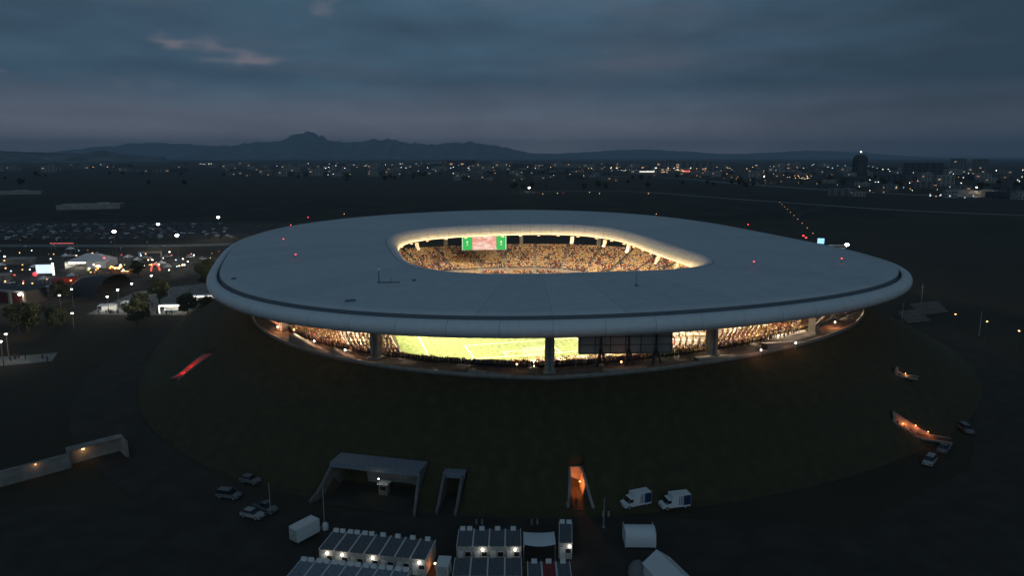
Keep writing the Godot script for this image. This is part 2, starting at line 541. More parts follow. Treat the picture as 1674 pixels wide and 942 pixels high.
func stadium():
	var s := thing("stadium", "huge oval stadium with a smooth pale ring roof set in a dark grass mound", "stadium", K)
	s.position = Vector3.ZERO
	# roof
	part("roof_shell", ring(func(d):
		var g := roof(d, 1.0)
		var row := []
		for k in 9:
			row.append(roof(d, k / 8.0) - Vector3.UP * 0.14)
		row.append(g - Vector3.UP * 1.6)
		row.append(ray(d, look(ro, d) + 0.05, g.y - 1.6))
		return row), M.gutter, s)
	part("soffit", ring(func(d):
		var row := []
		for k in 9:
			var q := k / 8.0
			row.append(ray(d, lerpf(look(ri, d) - 1.6, look(ro, d) - 1.1, q), lerpf(look(hi, d) - 4.9, look(ho, d) - 4.68, q) + 0.6 * sin(PI * q)))
		return row), M.soffit, s)
	var skins := [M.membrane, M.membrane2, M.membrane3]
	for k in 48:
		var a := k * 7.5
		part("roof_panel", ring(func(d):
			var row := []
			for j in 14:
				row.append(roof(d, j / 13.0))
			row.append(roof(d, 1.0) - Vector3.UP * 0.12)
			return row, 0.75, a + 0.012, a + 7.488), skins[[0, 2, 1, 0, 1, 2, 0, 1, 1, 2, 0][(k * 7) % 11]], s)
	part("lip_core", ring(func(d):
		var row := []
		for q in LIP:
			row.append(ray(d, look(ro, d) + q[0] * 0.955 - 0.06, look(ho, d) + q[1] * 0.97 - 0.12))
		return row), M.gutter, s)
	var n := 72
	for k in n:
		part("lip_panel", ring(func(d):
			var row := []
			for q in LIP:
				row.append(ray(d, look(ro, d) + q[0], look(ho, d) + q[1]))
			return row, 0.8, k * 360.0 / n + 0.014, (k + 1) * 360.0 / n - 0.014), M.lip, s)
	part("inner_lip_core", ring(func(d):
		var row := []
		for q in INNER:
			row.append(ray(d, look(ri, d) - q[0] * 0.97 + 0.05, look(hi, d) + q[1] * 0.97 - 0.1))
		return row), M.gutter, s)
	for k in n:
		part("inner_lip_panel", ring(func(d):
			var row := []
			for q in INNER:
				row.append(ray(d, look(ri, d) - q[0] - 0.1, look(hi, d) + q[1]))
			return row, 0.8, k * 360.0 / n + 0.04, (k + 1) * 360.0 / n - 0.04), M.lip, s)
	# added glowing strip along the inner edge, gives the lip its lit band
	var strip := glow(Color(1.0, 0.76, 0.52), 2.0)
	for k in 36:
		part("glow_strip", ring(func(d):
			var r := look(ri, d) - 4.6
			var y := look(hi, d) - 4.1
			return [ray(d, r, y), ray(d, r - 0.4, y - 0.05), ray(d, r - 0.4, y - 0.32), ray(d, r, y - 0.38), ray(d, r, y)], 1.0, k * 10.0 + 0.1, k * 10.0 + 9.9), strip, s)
	# seating: stepped rows, an upper and a lower tier
	for tier in [[0.02, 0.40, 0.8, 3.4, 12, "lower_tier"], [0.415, 0.90, 5.4, 0.0, 22, "upper_tier"]]:
		part(tier[5], ring(func(d):
			var row := []
			for k in tier[4]:
				var t0 := lerpf(tier[0], tier[1], float(k) / tier[4])
				var t1 := lerpf(tier[0], tier[1], float(k + 1) / tier[4])
				var y := lerpf(tier[2], tier[3] if tier[3] > 0 else top(d), float(k) / (tier[4] - 1))
				row.append(bowl(d, t0, y))
				row.append(bowl(d, t1, y))
			return row, 1.5), M.seatrow, s)
	part("front_wall", ring(func(d): return [bowl(d, 0.02, -0.1), bowl(d, 0.02, 1.5), bowl(d, 0.024, 1.5), bowl(d, 0.024, 0.8)], 1.5), M.white, s)
	part("tier_parapet", ring(func(d): return [bowl(d, 0.402, 3.3), bowl(d, 0.402, 5.75), bowl(d, 0.408, 5.75), bowl(d, 0.414, 5.4)], 1.5), M.concrete, s)
	part("promenade", ring(func(d): return [bowl(d, 0.90, top(d)), bowl(d, 0.95, top(d) + 0.02), ray(d, crown(d) + 0.4, top(d) + 0.02), ray(d, crown(d) + 0.4, top(d) - 1.2)], 1.0), M.concrete_dark, s)
	part("promenade_kerb", ring(func(d):
		var r := crown(d)
		return [ray(d, r - 0.1, top(d)), ray(d, r - 0.1, top(d) + 0.45), ray(d, r + 0.3, top(d) + 0.45), ray(d, r + 0.45, top(d) - 0.8)], 1.0), M.concrete, s)
	# stairs in the stands
	for k in 44:
		var d0 := k * 360.0 / 44 + 2.0
		for tier in [[0.022, 0.40, 0.8, 3.4], [0.418, 0.90, 5.4, top(d0)]]:
			var m := MB.new()
			for j in 10:
				var p := bowl(d0, lerpf(tier[0], tier[1], j / 10.0), lerpf(tier[2], tier[3], j / 10.0) + 0.25)
				var q := bowl(d0, lerpf(tier[0], tier[1], (j + 1) / 10.0), lerpf(tier[2], tier[3], j / 10.0) + 0.25)
				var side := Vector3(-sin(deg_to_rad(d0)), 0, cos(deg_to_rad(d0))) * 0.9
				var up: Vector3 = Vector3.UP * float(tier[3] - tier[2]) / 10.0
				m.quad(p - side, p + side, q + side, q - side)
				m.quad(q - side, q + side, q + side + up, q - side + up)
			part("stairway", m, M.aisle, s)
	# pale landings without seats in the corner of the near right stand
	for v in [[54.5, 47.5, 0.45, 0.86], [30.0, 27.0, 0.1, 0.38], [247.0, 244.5, 0.02, 0.12]]:
		part("landing", ring(func(d):
			var row := []
			for j in 7:
				var t := lerpf(v[2], v[3], j / 6.0)
				var y := lerpf(5.4, top(d), (t - 0.415) / 0.485) if t > 0.41 else lerpf(0.8, 3.4, (t - 0.02) / 0.38)
				row.append(bowl(d, t, y + 0.55))
			return row, 1.0, v[1], v[0]), M.aisle, s)
	# columns between the promenade and the roof
	for d in [90.0, 111.2, 132.4, 153.5, 174.7, 194.0, 213.0, 232.0, 250.5, 268.8, 287.1, 306.0, 325.0, 344.0, 5.3, 26.5, 47.6, 68.8]:
		var m := MB.new()
		var h := look(ho, d) - 4.4 - top(d)
		for x in [-0.62, 0.62]:
			m.box(Vector3(x, h / 2, 0), Vector3(0.85, h, 2.0))
		m.box(Vector3(0, h / 2, -0.15), Vector3(0.5, h, 1.3))
		m.box(Vector3(0, 0.25, 0), Vector3(2.9, 0.5, 2.8))
		m.box(Vector3(0, h - 0.5, 0), Vector3(3.0, 1.0, 3.4))
		part("column", m, M.concrete, s, ray(d, crown(d) - 4.2, top(d)), -deg_to_rad(d) + PI / 2)
	# raking steel under the low ends of the roof
	for d0 in [133.5, 137.0, 140.5, 144.0, 47.0, 43.5, 40.0, 36.5]:
		var m := MB.new()
		var foot := ray(d0, crown(d0) - 6.0, top(d0))
		for k in 4:
			m.beam(foot, ray(d0 + (k - 1.5) * 2.2, look(ro, d0) - 1.0 - k * 1.4, look(ho, d0) - 4.6), 0.42)
		part("raking_strut", m, M.concrete_dark, s)
	for d0 in [139.0, 41.0]:
		part("stair_core", ring(func(d): return [ray(d, crown(d) - 10.0, top(d)), ray(d, crown(d) - 10.0, look(ho, d) - 4.7)], 0.8, d0 - 4.0, d0 + 4.0), M.concrete, s)
	# low concrete ramps on the promenade
	for v in [[126.0, 118.0, 1.9], [117.0, 113.5, 1.2], [61.0, 54.0, 1.5], [99.0, 94.0, 0.7], [84.0, 78.5, 0.7], [72.0, 66.0, 0.8]]:
		part("ramp", ring(func(d):
			var k: float = (d - v[1]) / (v[0] - v[1])
			var r := crown(d)
			return [ray(d, r - 0.6, top(d)), ray(d, r - 0.6, top(d) + 0.06 + v[2] * k), ray(d, r - 2.6, top(d) + 0.06 + v[2] * k), ray(d, r - 2.6, top(d))], 0.5, v[1], v[0]), M.concrete, s)

func pitch():
	var p := setting("pitch", _slab(Vector3(0, 0.05, 0), 84, 122, 0.06), M.turf)
	p.position = PITCH_AT
	p.rotation.y = TURN
	for k in 10:
		part("mown_stripe", _slab(Vector3(0, 0.085, -52.5 + 10.5 * (k + 0.5)), 68, 10.5 if k % 2 else 10.5, 0.01), M.turf2 if k % 2 else M.turf, p)
	var lines := MB.new()
	var y := 0.11
	var bar := func(x0, z0, x1, z1): lines.quad(Vector3(x0, y, z0), Vector3(x1, y, z0), Vector3(x1, y, z1), Vector3(x0, y, z1))
	var w := 0.16
	for s in [-1.0, 1.0]:
		bar.call(s * 34 - w, -52.5, s * 34 + w, 52.5)
		bar.call(-34.0, s * 52.5 - w, 34.0, s * 52.5 + w)
		for b in [[20.16, 16.5], [9.16, 5.5]]:
			for e in [-1.0, 1.0]:
				bar.call(e * b[0] - w, minf(s * 52.5, s * (52.5 - b[1])), e * b[0] + w, maxf(s * 52.5, s * (52.5 - b[1])))
			bar.call(-b[0], s * (52.5 - b[1]) - w, b[0], s * (52.5 - b[1]) + w)
	bar.call(-34.0, -w, 34.0, w)
	for k in 48:
		var a := TAU * k / 48
		var b := TAU * (k + 1) / 48
		lines.quad(Vector3(cos(a) * 8.85, y, sin(a) * 8.85), Vector3(cos(a) * 9.45, y, sin(a) * 9.45), Vector3(cos(b) * 9.45, y, sin(b) * 9.45), Vector3(cos(b) * 8.85, y, sin(b) * 8.85))
	part("pitch_markings", lines, M.chalk, p)
	for s in [-1.0, 1.0]:
		var at: Vector3 = PITCH_AT + Basis(Vector3.UP, TURN) * Vector3(0, 0, s * 52.5)
		var g := thing("goal", "white football goal at the %s end of the pitch" % ("near" if s > 0 else "far, big screen"), "goal", at, TURN + (PI if s < 0 else 0.0))
		for x in [-3.66, 3.66]:
			var m := MB.new()
			m.cone(Vector3(x, 0.1, 0), Vector3(x, 2.5, 0), 0.07, 0.07, 6)
			part("post", m, M.white, g)
		var c := MB.new()
		c.cone(Vector3(-3.66, 2.5, 0), Vector3(3.66, 2.5, 0), 0.07, 0.07, 6)
		part("crossbar", c, M.white, g)
		var net := MB.new()
		for k in 13:
			var x := -3.66 + k * 0.61
			net.beam(Vector3(x, 2.5, 0.05), Vector3(x, 0.1, 1.9), 0.03)
		for k in 5:
			net.beam(Vector3(-3.66, 2.5 - k * 0.6, 0.05 + k * 0.46), Vector3(3.66, 2.5 - k * 0.6, 0.05 + k * 0.46), 0.03)
		part("net", net, M.white, g)

func _slab(c: Vector3, w: float, d: float, h := 0.01) -> MB:
	var m := MB.new()
	m.box(c - Vector3(0, h / 2, 0), Vector3(w, h, d))
	return m

func crowd():
	var mesh := body_mesh(bones(0), 0.11, dress(Color(1, 1, 1), Color(0.05, 0.05, 0.06), Color(0.55, 0.33, 0.22), Color(0.03, 0.025, 0.02)))
	var mesh_up := body_mesh(bones(1), 0.11, dress(Color(1, 1, 1), Color(0.05, 0.05, 0.06), Color(0.55, 0.33, 0.22), Color(0.03, 0.025, 0.02)))
	var at := [[], []]
	var tone := [[], []]
	var patch := FastNoiseLite.new()
	patch.seed = 5
	patch.frequency = 0.06
	for tier in [[0.02, 0.40, 0.8, 3.4, 12], [0.415, 0.90, 5.4, 0.0, 22]]:
		for row in tier[4]:
			var t := lerpf(tier[0], tier[1], (row + 0.55) / tier[4])
			var d := rng.randf() * 0.3
			while d < 360.0:
				var r := lerpf(look(rp, d), crown(d), t)
				d += rad_to_deg(0.60 / r) * rng.randf_range(0.85, 1.15)
				if rng.randf() < 0.09 + maxf(0.0, patch.get_noise_2d(d * 9.0, t * 160.0)) * 0.5 or absf(fposmod(d - 2.0 + 4.09, 360.0 / 44) - 4.09) * r * 0.01745 < 0.95:
					continue
				if t > 0.43 and t < 0.87 and d > 47.1 and d < 54.9:
					continue
				if row == tier[4] - 1 and tier[4] == 22 and d > 45 and d < 135:
					continue
				var p := ray(d, r, lerpf(tier[2], tier[3] if tier[3] > 0 else top(d), float(row) / (tier[4] - 1)))
				var yellow := 0.56 + patch.get_noise_2d(p.x, p.z) * 0.9
				var c: Color
				var q := rng.randf()
				if q < yellow:
					c = Color(0.70, 0.55, 0.29) * rng.randf_range(0.6, 1.05)
				elif q < yellow + 0.12:
					c = Color(0.62, 0.58, 0.55) * rng.randf_range(0.6, 1.0)
				elif q < yellow + 0.22:
					c = Color(0.48, 0.06, 0.04) * rng.randf_range(0.6, 1.2)
				elif q < yellow + 0.28:
					c = Color(0.03, 0.06, 0.22)
				else:
					c = Color(0.07, 0.06, 0.055) * rng.randf_range(0.5, 2.6)
				c.a = 1.0
				var k := 1 if rng.randf() < 0.12 else 0
				at[k].append(Transform3D(Basis(Vector3.UP, -deg_to_rad(d) - PI / 2 + rng.randf_range(-0.4, 0.4)).scaled(Vector3.ONE * rng.randf_range(0.82, 1.06)), p))
				tone[k].append(c)
	for k in 2:
		var mm := MultiMesh.new()
		mm.transform_format = MultiMesh.TRANSFORM_3D
		mm.use_colors = true
		mm.mesh = [mesh, mesh_up][k]
		mm.instance_count = at[k].size()
		for j in at[k].size():
			mm.set_instance_transform(j, at[k][j])
			mm.set_instance_color(j, tone[k][j])
		var o := MultiMeshInstance3D.new()
		o.name = ["crowd", "cheering_crowd"][k]
		o.multimesh = mm
		o.material_override = M.tint
		add_child(o)
		o.set_meta("kind", "stuff")
		tag(o, ["packed crowd, mostly in yellow shirts, filling the stadium stands", "spectators with both arms raised scattered through the stadium stands"][k], "crowd")
	# those who stand along the back of the near stand, dark against the pitch
	var bays := [[49.0, 67.0, 34, "between the two right columns"], [70.5, 88.5, 60, "under the screen, right of the central column"], [91.5, 109.5, 70, "left of the central column, against the pitch"], [113.0, 131.0, 50, "between the two left columns"]]
	for b in bays:
		for k in b[2]:
			var d: float = lerpf(b[0], b[1], (k + rng.randf_range(0.15, 0.85)) / b[2])
			var r := lerpf(look(rp, d), crown(d), 0.893)
			person(ray(d, r + rng.randf_range(-0.25, 0.25), top(d)), -deg_to_rad(d) - PI / 2 + rng.randf_range(-0.5, 0.5), "dark figure behind the near stand, " + b[3], "spectators along the back of the near stand")

func screens():
	# far video screen, face towards the pitch
	var noise := FastNoiseLite.new()
	noise.seed = 21
	noise.frequency = 0.02
	var im := Image.create(128, 96, false, Image.FORMAT_RGB8)
	for y in 96:
		for x in 128:
			var v := noise.get_noise_2d(x, y * 1.6) * 0.5 + 0.5
			var c := Color(0.95, 0.62, 0.54).lerp(Color(1.0, 0.90, 0.84), smoothstep(0.30, 0.85, v + 0.25 * exp(-pow((x - 64) / 40.0, 2) - pow((y - 80) / 20.0, 2))))
			im.set_pixel(x, y, c)
	var pic := StandardMaterial3D.new()
	pic.albedo_color = Color(0.02, 0.02, 0.02)
	pic.emission_enabled = true
	pic.emission_texture = ImageTexture.create_from_image(im)
	pic.emission_operator = BaseMaterial3D.EMISSION_OP_MULTIPLY
	pic.emission = Color.WHITE
	pic.emission_energy_multiplier = 0.9
	var green := glow(Color(0.02, 0.78, 0.36), 0.85)
	var pale := glow(Color(0.80, 0.95, 0.80), 0.9)
	green.albedo_color = Color(0.02, 0.02, 0.02)
	pale.albedo_color = Color(0.02, 0.02, 0.02)
	for v in [[Vector3(-13.7, 18.9, -342.0), 21.5, 6.9, 0.0, TURN * 0.35, "video screen glowing pink between green panels above the far stand", false], [Vector3(26.5, 16.15, -158.5), 21.5, 5.8, 2.8, PI + 0.05, "dark back of a big screen on raking legs under the near roof edge", true]]:
		var t := thing("video_screen", v[5], "screen", v[0], v[4])
		var w: float = v[1]
		var h: float = v[2]
		var y0: float = v[3]
		var m := MB.new()
		m.box(Vector3(0, y0 + h / 2, -0.6), Vector3(w + 0.6, h + 0.6, 1.0))
		part("cabinet", m, M.wall_pale if v[6] else M.dark, t)
		var f := PlaneMesh.new()
		f.size = Vector2(w * 0.55, h)
		f.orientation = PlaneMesh.FACE_Z
		part("picture_screen", f, pic, t, Vector3(0, y0 + h / 2, -0.06))
		for x in [-1.0, 1.0]:
			var g := PlaneMesh.new()
			g.size = Vector2(w * 0.215, h)
			g.orientation = PlaneMesh.FACE_Z
			part("side_screen", g, green, t, Vector3(x * w * 0.39, y0 + h / 2, -0.06))
			var e := MB.new()
			e.ball(Vector3(0, 0.35, 0), Vector3(0.42, 0.75, 0.03), 10, 6)
			e.box(Vector3(0, -0.95, 0), Vector3(0.9, 0.35, 0.05))
			part("crest_screen", e, pale, t, Vector3(x * w * 0.39, y0 + h / 2, -0.03))
			var b := MB.new()
			b.box(Vector3(0, 0, 0), Vector3(0.35, h, 0.1))
			part("edge_light", b, pale, t, Vector3(x * w * 0.5, y0 + h / 2, -0.03))
		if v[6]:
			var grid := MB.new()
			for k in 7:
				grid.box(Vector3(-w / 2 + w * k / 6.0, y0 + h / 2, -1.15), Vector3(0.18, h, 0.12))
			for k in 4:
				grid.box(Vector3(0, y0 + h * k / 3.0, -1.15), Vector3(w, 0.16, 0.10))
			part("back_frame", grid, M.dark, t)
			for x in [-6.0, 0.5, 7.0]:
				var leg := MB.new()
				leg.beam(Vector3(x, 0, -3.0), Vector3(x - 1.2, y0 + 1.0, -1.3), 0.55)
				leg.beam(Vector3(x - 2.4, 0, -2.0), Vector3(x - 1.2, y0 + 1.0, -1.3), 0.45)
				leg.beam(Vector3(x - 1.2, y0 + 1.0, -1.35), Vector3(x - 1.2, y0 + h, -1.35), 0.5, 0.3)
				part("leg", leg, M.dark, t)
		else:
			for x in [-w * 0.4, 0.0, w * 0.4]:
				var hang := MB.new()
				hang.beam(Vector3(x, y0 + h, -0.8), Vector3(x, 8.4, -0.8), 0.3)
				part("hanger", hang, M.steel, t)
	# white line arrays that hang in a curve under the inner edge of the roof
	var names := ["left end of the opening", "far rim, left of the cluster on the right", "far right rim, farthest of the curved four", "right rim, second of the curved four", "right rim, third of the curved four", "right rim, nearest of the curved four"]
	var degs := [215.8, 289.0, 304.9, 321.1, 350.0, 6.6]
	for k in 6:
		var d: float = degs[k]
		var t := thing("hanging_loudspeaker", "white hanging loudspeaker array, " + names[k], "loudspeaker", ray(d, look(ri, d) - 2.6, look(hi, d) - 9.0), -deg_to_rad(d) - PI / 2, "loudspeaker arrays under the roof edge")
		var m := MB.new()
		m.cone(Vector3(0, 3.6, 0), Vector3(0, 4.4, 0), 0.08, 0.08, 6)
		part("hanger", m, M.steel, t)
		for j in 9:
			var a := 0.13 * j
			var b := MB.new()
			b.box(Vector3.ZERO, Vector3(1.6, 0.36, 0.9))
			var o := part("speaker_box", b, M.white, t, Vector3(0, 3.4 - j * 0.37 + 0.006 * j * j, 0.018 * j * j))
			o.rotation.x = a
	# floodlights: each bank has a beam for the pitch, one for the stand behind it, and spill on the roof edge
	for k in 40:
		var d := k * 9.0 + 4.0
		var t := thing("floodlight", "floodlight bank under the inner edge of the roof ring", "floodlight", ray(d, look(ri, d) - 4.4, look(hi, d) - 5.2), -deg_to_rad(d) - PI / 2, "floodlights round the roof opening")
		var m := MB.new()
		m.box(Vector3(0, 0.14, -0.1), Vector3(1.5, 0.16, 0.4))
		m.beam(Vector3(0, 0.2, -0.1), Vector3(0, 0.75, -0.6), 0.16)
		part("bracket", m, M.steel, t)
		var g := MB.new()
		g.box(Vector3(0, 0.02, -0.1), Vector3(1.3, 0.08, 0.3))
		part("lamp_face", g, M.lamp_warm, t)
		for beam in [[1350.0, 52.0, 62.0, PI], [4200.0 if (d > 15.0 and d < 62.0) or (d > 118.0 and d < 190.0) else 1100.0, 27.0, 48.0, 0.0]]:
			if beam[3] == 0.0 and d > 70.0 and d < 112.0:
				continue                     # no beam on the near stand
			var sp := SpotLight3D.new()
			sp.name = "lamp_light"
			sp.light_color = LIGHT_WARM if beam[3] > 0.0 else Color(1.0, 0.89, 0.76)
			sp.light_energy = beam[0]
			sp.light_size = 0.5
			sp.spot_range = 260.0
			sp.spot_angle = beam[2]
			sp.spot_attenuation = 2.0
			sp.shadow_enabled = true
			t.add_child(sp, true)
			sp.position = Vector3(0, -0.7, -0.1)
			sp.rotation.x = -deg_to_rad(beam[1])
			sp.rotation.y = beam[3]
		omni(t, Vector3(0, -1.7, 1.7), 34.0, Color(1.0, 0.80, 0.59), 0.6)

# ------------------------------------------------------------------ land
func patch(called: String, pts: Array, y: float, m, kind := "structure") -> MeshInstance3D:
	var flat := PackedVector2Array()
	for p in pts:
		flat.append(Vector2(p[0], p[1]))
	var t := Geometry2D.triangulate_polygon(flat)
	var mb := MB.new()
	for k in range(0, t.size(), 3):
		var q := []
		for j in 3:
			q.append(Vector3(flat[t[k + j]].x, y, flat[t[k + j]].y))
		if (q[1] - q[0]).cross(q[2] - q[0]).y > 0:
			q.reverse()
		mb.tri(q[0], q[1], q[2])
	return setting(called, mb, m, kind)

func lane(called: String, pts: Array, width: float, y: float, m) -> MeshInstance3D:
	var curve := Curve3D.new()
	for k in pts.size():
		var a = pts[maxi(k - 1, 0)]
		var b = pts[mini(k + 1, pts.size() - 1)]
		var d := Vector3(b[0] - a[0], 0, b[1] - a[1]) * 0.18
		curve.add_point(Vector3(pts[k][0], y, pts[k][1]), -d, d)
	var n := int(clampf(curve.get_baked_length() / maxf(width, 4.0), 8, 120))
	var rows := []
	for k in n + 1:
		var p := curve.sample_baked(curve.get_baked_length() * k / n, true)
		var q := curve.sample_baked(minf(curve.get_baked_length() * k / n + 0.5, curve.get_baked_length()), true)
		if k == n:
			q = p + (p - curve.sample_baked(curve.get_baked_length() - 0.5, true))
		var side := (q - p).normalized().cross(Vector3.UP) * width / 2
		rows.append([p - side, p + side])
	var mb := MB.new()
	mb.sheet(rows)
	return setting(called, mb, m)

func berm():
	var m := MB.new()
	var rows := []
	for k in 1201:
		var d := k * 0.3
		var row := []
		for j in 30:
			var u := j / 29.0
			var p := ray(d, crown(d) + 0.2 + u * 33.0)
			p.y = berm_height(p.x, p.z) - (0.35 if j == 29 else 0.0) - (0.25 if j == 0 else 0.0)
			row.append(p)
		rows.append(row)
	m.sheet(rows)
	setting("grass_hill", m, M.grass)

func land():
	var g := PlaneMesh.new()
	g.size = Vector2(64000, 64000)
	g.subdivide_width = 40
	g.subdivide_depth = 40
	var o := setting("ground", g, M.land)
	o.position = Vector3(0, -0.12, -8000)
	patch("parking_ground", [[-120, -60], [190, -60], [190, -200], [150, -200], [118, -160], [96, -136], [60, -113], [20, -116.5], [-40, -118], [-70, -121], [-120, -118]], -0.06, M.asphalt)
	lane("ring_road", [[-30, -60], [-48, -112], [-72, -132], [-104, -168], [-122, -215], [-128, -262]], 15.0, -0.045, M.asphalt)
	lane("ring_road", [[60, -70], [96, -122], [122, -160], [152, -215], [158, -270]], 17.0, -0.045, M.asphalt)
	patch("plaza", [[-176, -281], [-128, -279], [-121, -300], [-124, -345], [-160, -352], [-182, -330]], 0.0, M.paving)
	lane("footpath", [[-200, -214], [-170, -213], [-158, -215], [-149, -219]], 11.0, 0.0, M.paving)
	lane("avenue", [[-240, -215], [-205, -262], [-180, -300], [-162, -350], [-150, -420], [-140, -520]], 17.0, -0.03, M.asphalt)
	patch("fan_ground", [[-330, -300], [-205, -292], [-180, -345], [-170, -430], [-200, -455], [-420, -455]], -0.03, M.earth)
	patch("car_park", [[-560, -530], [-215, -560], [-205, -690], [-640, -690]], -0.02, M.earth)
	lane("dirt_road", [[-480, -512], [-330, -508], [-230, -512], [-150, -545]], 14.0, -0.01, M.paving)
	patch("field", [[-1500, -760], [-230, -720], [200, -700], [420, -760], [560, -1150], [150, -1250], [-600, -1200]], -0.05, M.field)
	patch("field", [[260, -1380], [620, -900], [900, -1150], [760, -1700], [500, -2150]], -0.03, M.field2)
	lane("far_road", [[60, -1330], [224, -1333], [330, -1120], [430, -930], [500, -830], [640, -740]], 14.0, 0.02, M.paving)
	lane("motorway", [[100, -2500], [469, -2271], [560, -1680], [690, -1225], [900, -1080], [1300, -1010]], 26.0, 0.02, M.paving)
	lane("country_road", [[230, -520], [262, -640], [330, -800], [420, -930]], 9.0, 0.01, M.asphalt)
	lane("country_road", [[-900, -1215], [-600, -1240], [-300, -1400]], 8.0, 0.01, M.asphalt)
	# mountains: a ridge line with spurs that run down both sides
	var ranges := [
		["mountain", 26000.0, 3000.0, [[-25.5, 0.0], [-23.5, 0.55], [-22.3, 0.85], [-20.0, 1.1], [-18.0, 1.3], [-17.3, 1.56], [-16.7, 1.8], [-16.1, 1.9], [-15.4, 1.78], [-14.8, 1.5], [-14.2, 1.25], [-12.7, 1.2], [-11.0, 1.4], [-9.4, 1.35], [-7.4, 1.05], [-4.9, 1.15], [-3.1, 1.2], [-1.1, 0.9], [0.7, 0.5], [2.2, 0.2], [5.2, 0.0]]],
		["distant_mountain", 34000.0, 2500.0, [[-36.0, 0.0], [-33.0, 0.35], [-30.0, 0.7], [-27.0, 1.05], [-25.0, 1.0], [-22.0, 0.8], [-15.0, 0.6], [-5.0, 0.5], [2.0, 0.3], [6.0, 0.4], [10.0, 0.6], [13.0, 0.5], [17.0, 0.25], [20.0, 0.35], [23.0, 0.5], [26.0, 0.35], [29.0, 0.1], [31.0, 0.0]]],
		["low_hill", 11000.0, 900.0, [[-40.0, 0.45], [-37.0, 0.42], [-34.0, 0.38], [-31.0, 0.25], [-30.0, 0.42], [-29.0, 0.3], [-27.0, 0.08], [-26.0, 0.0]]],
	]
	var nz := FastNoiseLite.new()
	nz.frequency = 0.0012
	nz.fractal_octaves = 4
	for v in ranges:
		var mb := MB.new()
		var rows := []
		var prof: Array = v[3]
		var a0: float = prof[0][0]
		var a1: float = prof[prof.size() - 1][0]
		for k in 161:
			var az := lerpf(a0, a1, k / 160.0)
			var e := 0.0
			for j in prof.size() - 1:
				if az >= prof[j][0] and az <= prof[j + 1][0]:
					var t: float = (az - prof[j][0]) / (prof[j + 1][0] - prof[j][0])
					e = cubic_interpolate(prof[j][1], prof[j + 1][1], prof[maxi(j - 1, 0)][1], prof[mini(j + 2, prof.size() - 1)][1], t)
			var row := []
			for j in 17:
				var u := (j - 8) / 8.0
				var dist: float = v[1] + u * v[2]
				var p := Vector3(sin(deg_to_rad(az)), 0, -cos(deg_to_rad(az))) * dist
				var h: float = v[1] * tan(deg_to_rad(e * 0.93)) + (64.0 if e > 0.0 else 0.0)
				var spur := nz.get_noise_2d(p.x, p.z)
				h *= 1.0 + 0.05 * nz.get_noise_2d(az * 900.0, 77.0)
				p.y = maxf(-1.0, h * pow(maxf(0.0, cos(u * PI / 2)), 1.3) * (1.0 + spur * 0.5 * absf(sin(u * PI)) ) + spur * h * 0.05)
				row.append(p)
			rows.append(row)
		mb.sheet(rows)
		setting(v[0], mb, M.rock)

# ------------------------------------------------------------------ vehicles, lamps, trees
func car_mesh(kind: int) -> Array:
	# side outlines along z, front at +z: [z, y] of body and of cabin
	var l := [4.4, 4.7, 5.2][kind] as float
	var w := [1.76, 1.86, 1.9][kind] as float
	var b := MB.new()
	var side := [[-l / 2, 0.35], [-l / 2, 0.85], [-l / 2 + 0.25, 0.98], [l * 0.22, 0.98], [l / 2 - 0.2, 0.78], [l / 2, 0.6], [l / 2, 0.35]]
	_extrude(b, side, w, 0.0)
	var cab := [[-l / 2 + 0.35, 0.98], [-l / 2 + 0.75, 1.45], [l * 0.02, 1.47], [l * 0.2, 0.98]]
	if kind == 1:
		cab = [[-l / 2 + 0.1, 0.98], [-l / 2 + 0.3, 1.66], [l * 0.06, 1.7], [l * 0.24, 0.98]]
	elif kind == 2:
		cab = [[-0.4, 0.98], [-0.25, 1.66], [0.75, 1.68], [1.3, 0.98]]
	var c := MB.new()
	_extrude(c, cab, w - 0.2, 0.16)
	var roof_ := MB.new()
	roof_.box(Vector3(0, cab[1][1] + 0.03, (cab[1][0] + cab[2][0]) / 2), Vector3(w - 0.48, 0.07, cab[2][0] - cab[1][0] + 0.1))
	return [b, c, roof_, l, w]

func _extrude(m: MB, side: Array, w: float, lean: float):
	var n := side.size()
	var y0: float = side[0][1]
	var a := []
	var b := []
	for p in side:
		var x := w / 2 - lean * (1.0 if p[1] > y0 + 0.2 and lean > 0 else 0.0)
		a.append(Vector3(-x, p[1], p[0]))
		b.append(Vector3(x, p[1], p[0]))
	for k in n:
		m.quad(a[k], a[(k + 1) % n], b[(k + 1) % n], b[k])
	for k in range(1, n - 1):
		m.tri(a[0], a[k + 1], a[k])
		m.tri(b[0], b[k], b[k + 1])

func wheel_mesh(r: float, w: float) -> MB:
	var m := MB.new()
	m.cone(Vector3(-w / 2, 0, 0), Vector3(w / 2, 0, 0), r, r, 12)
	return m

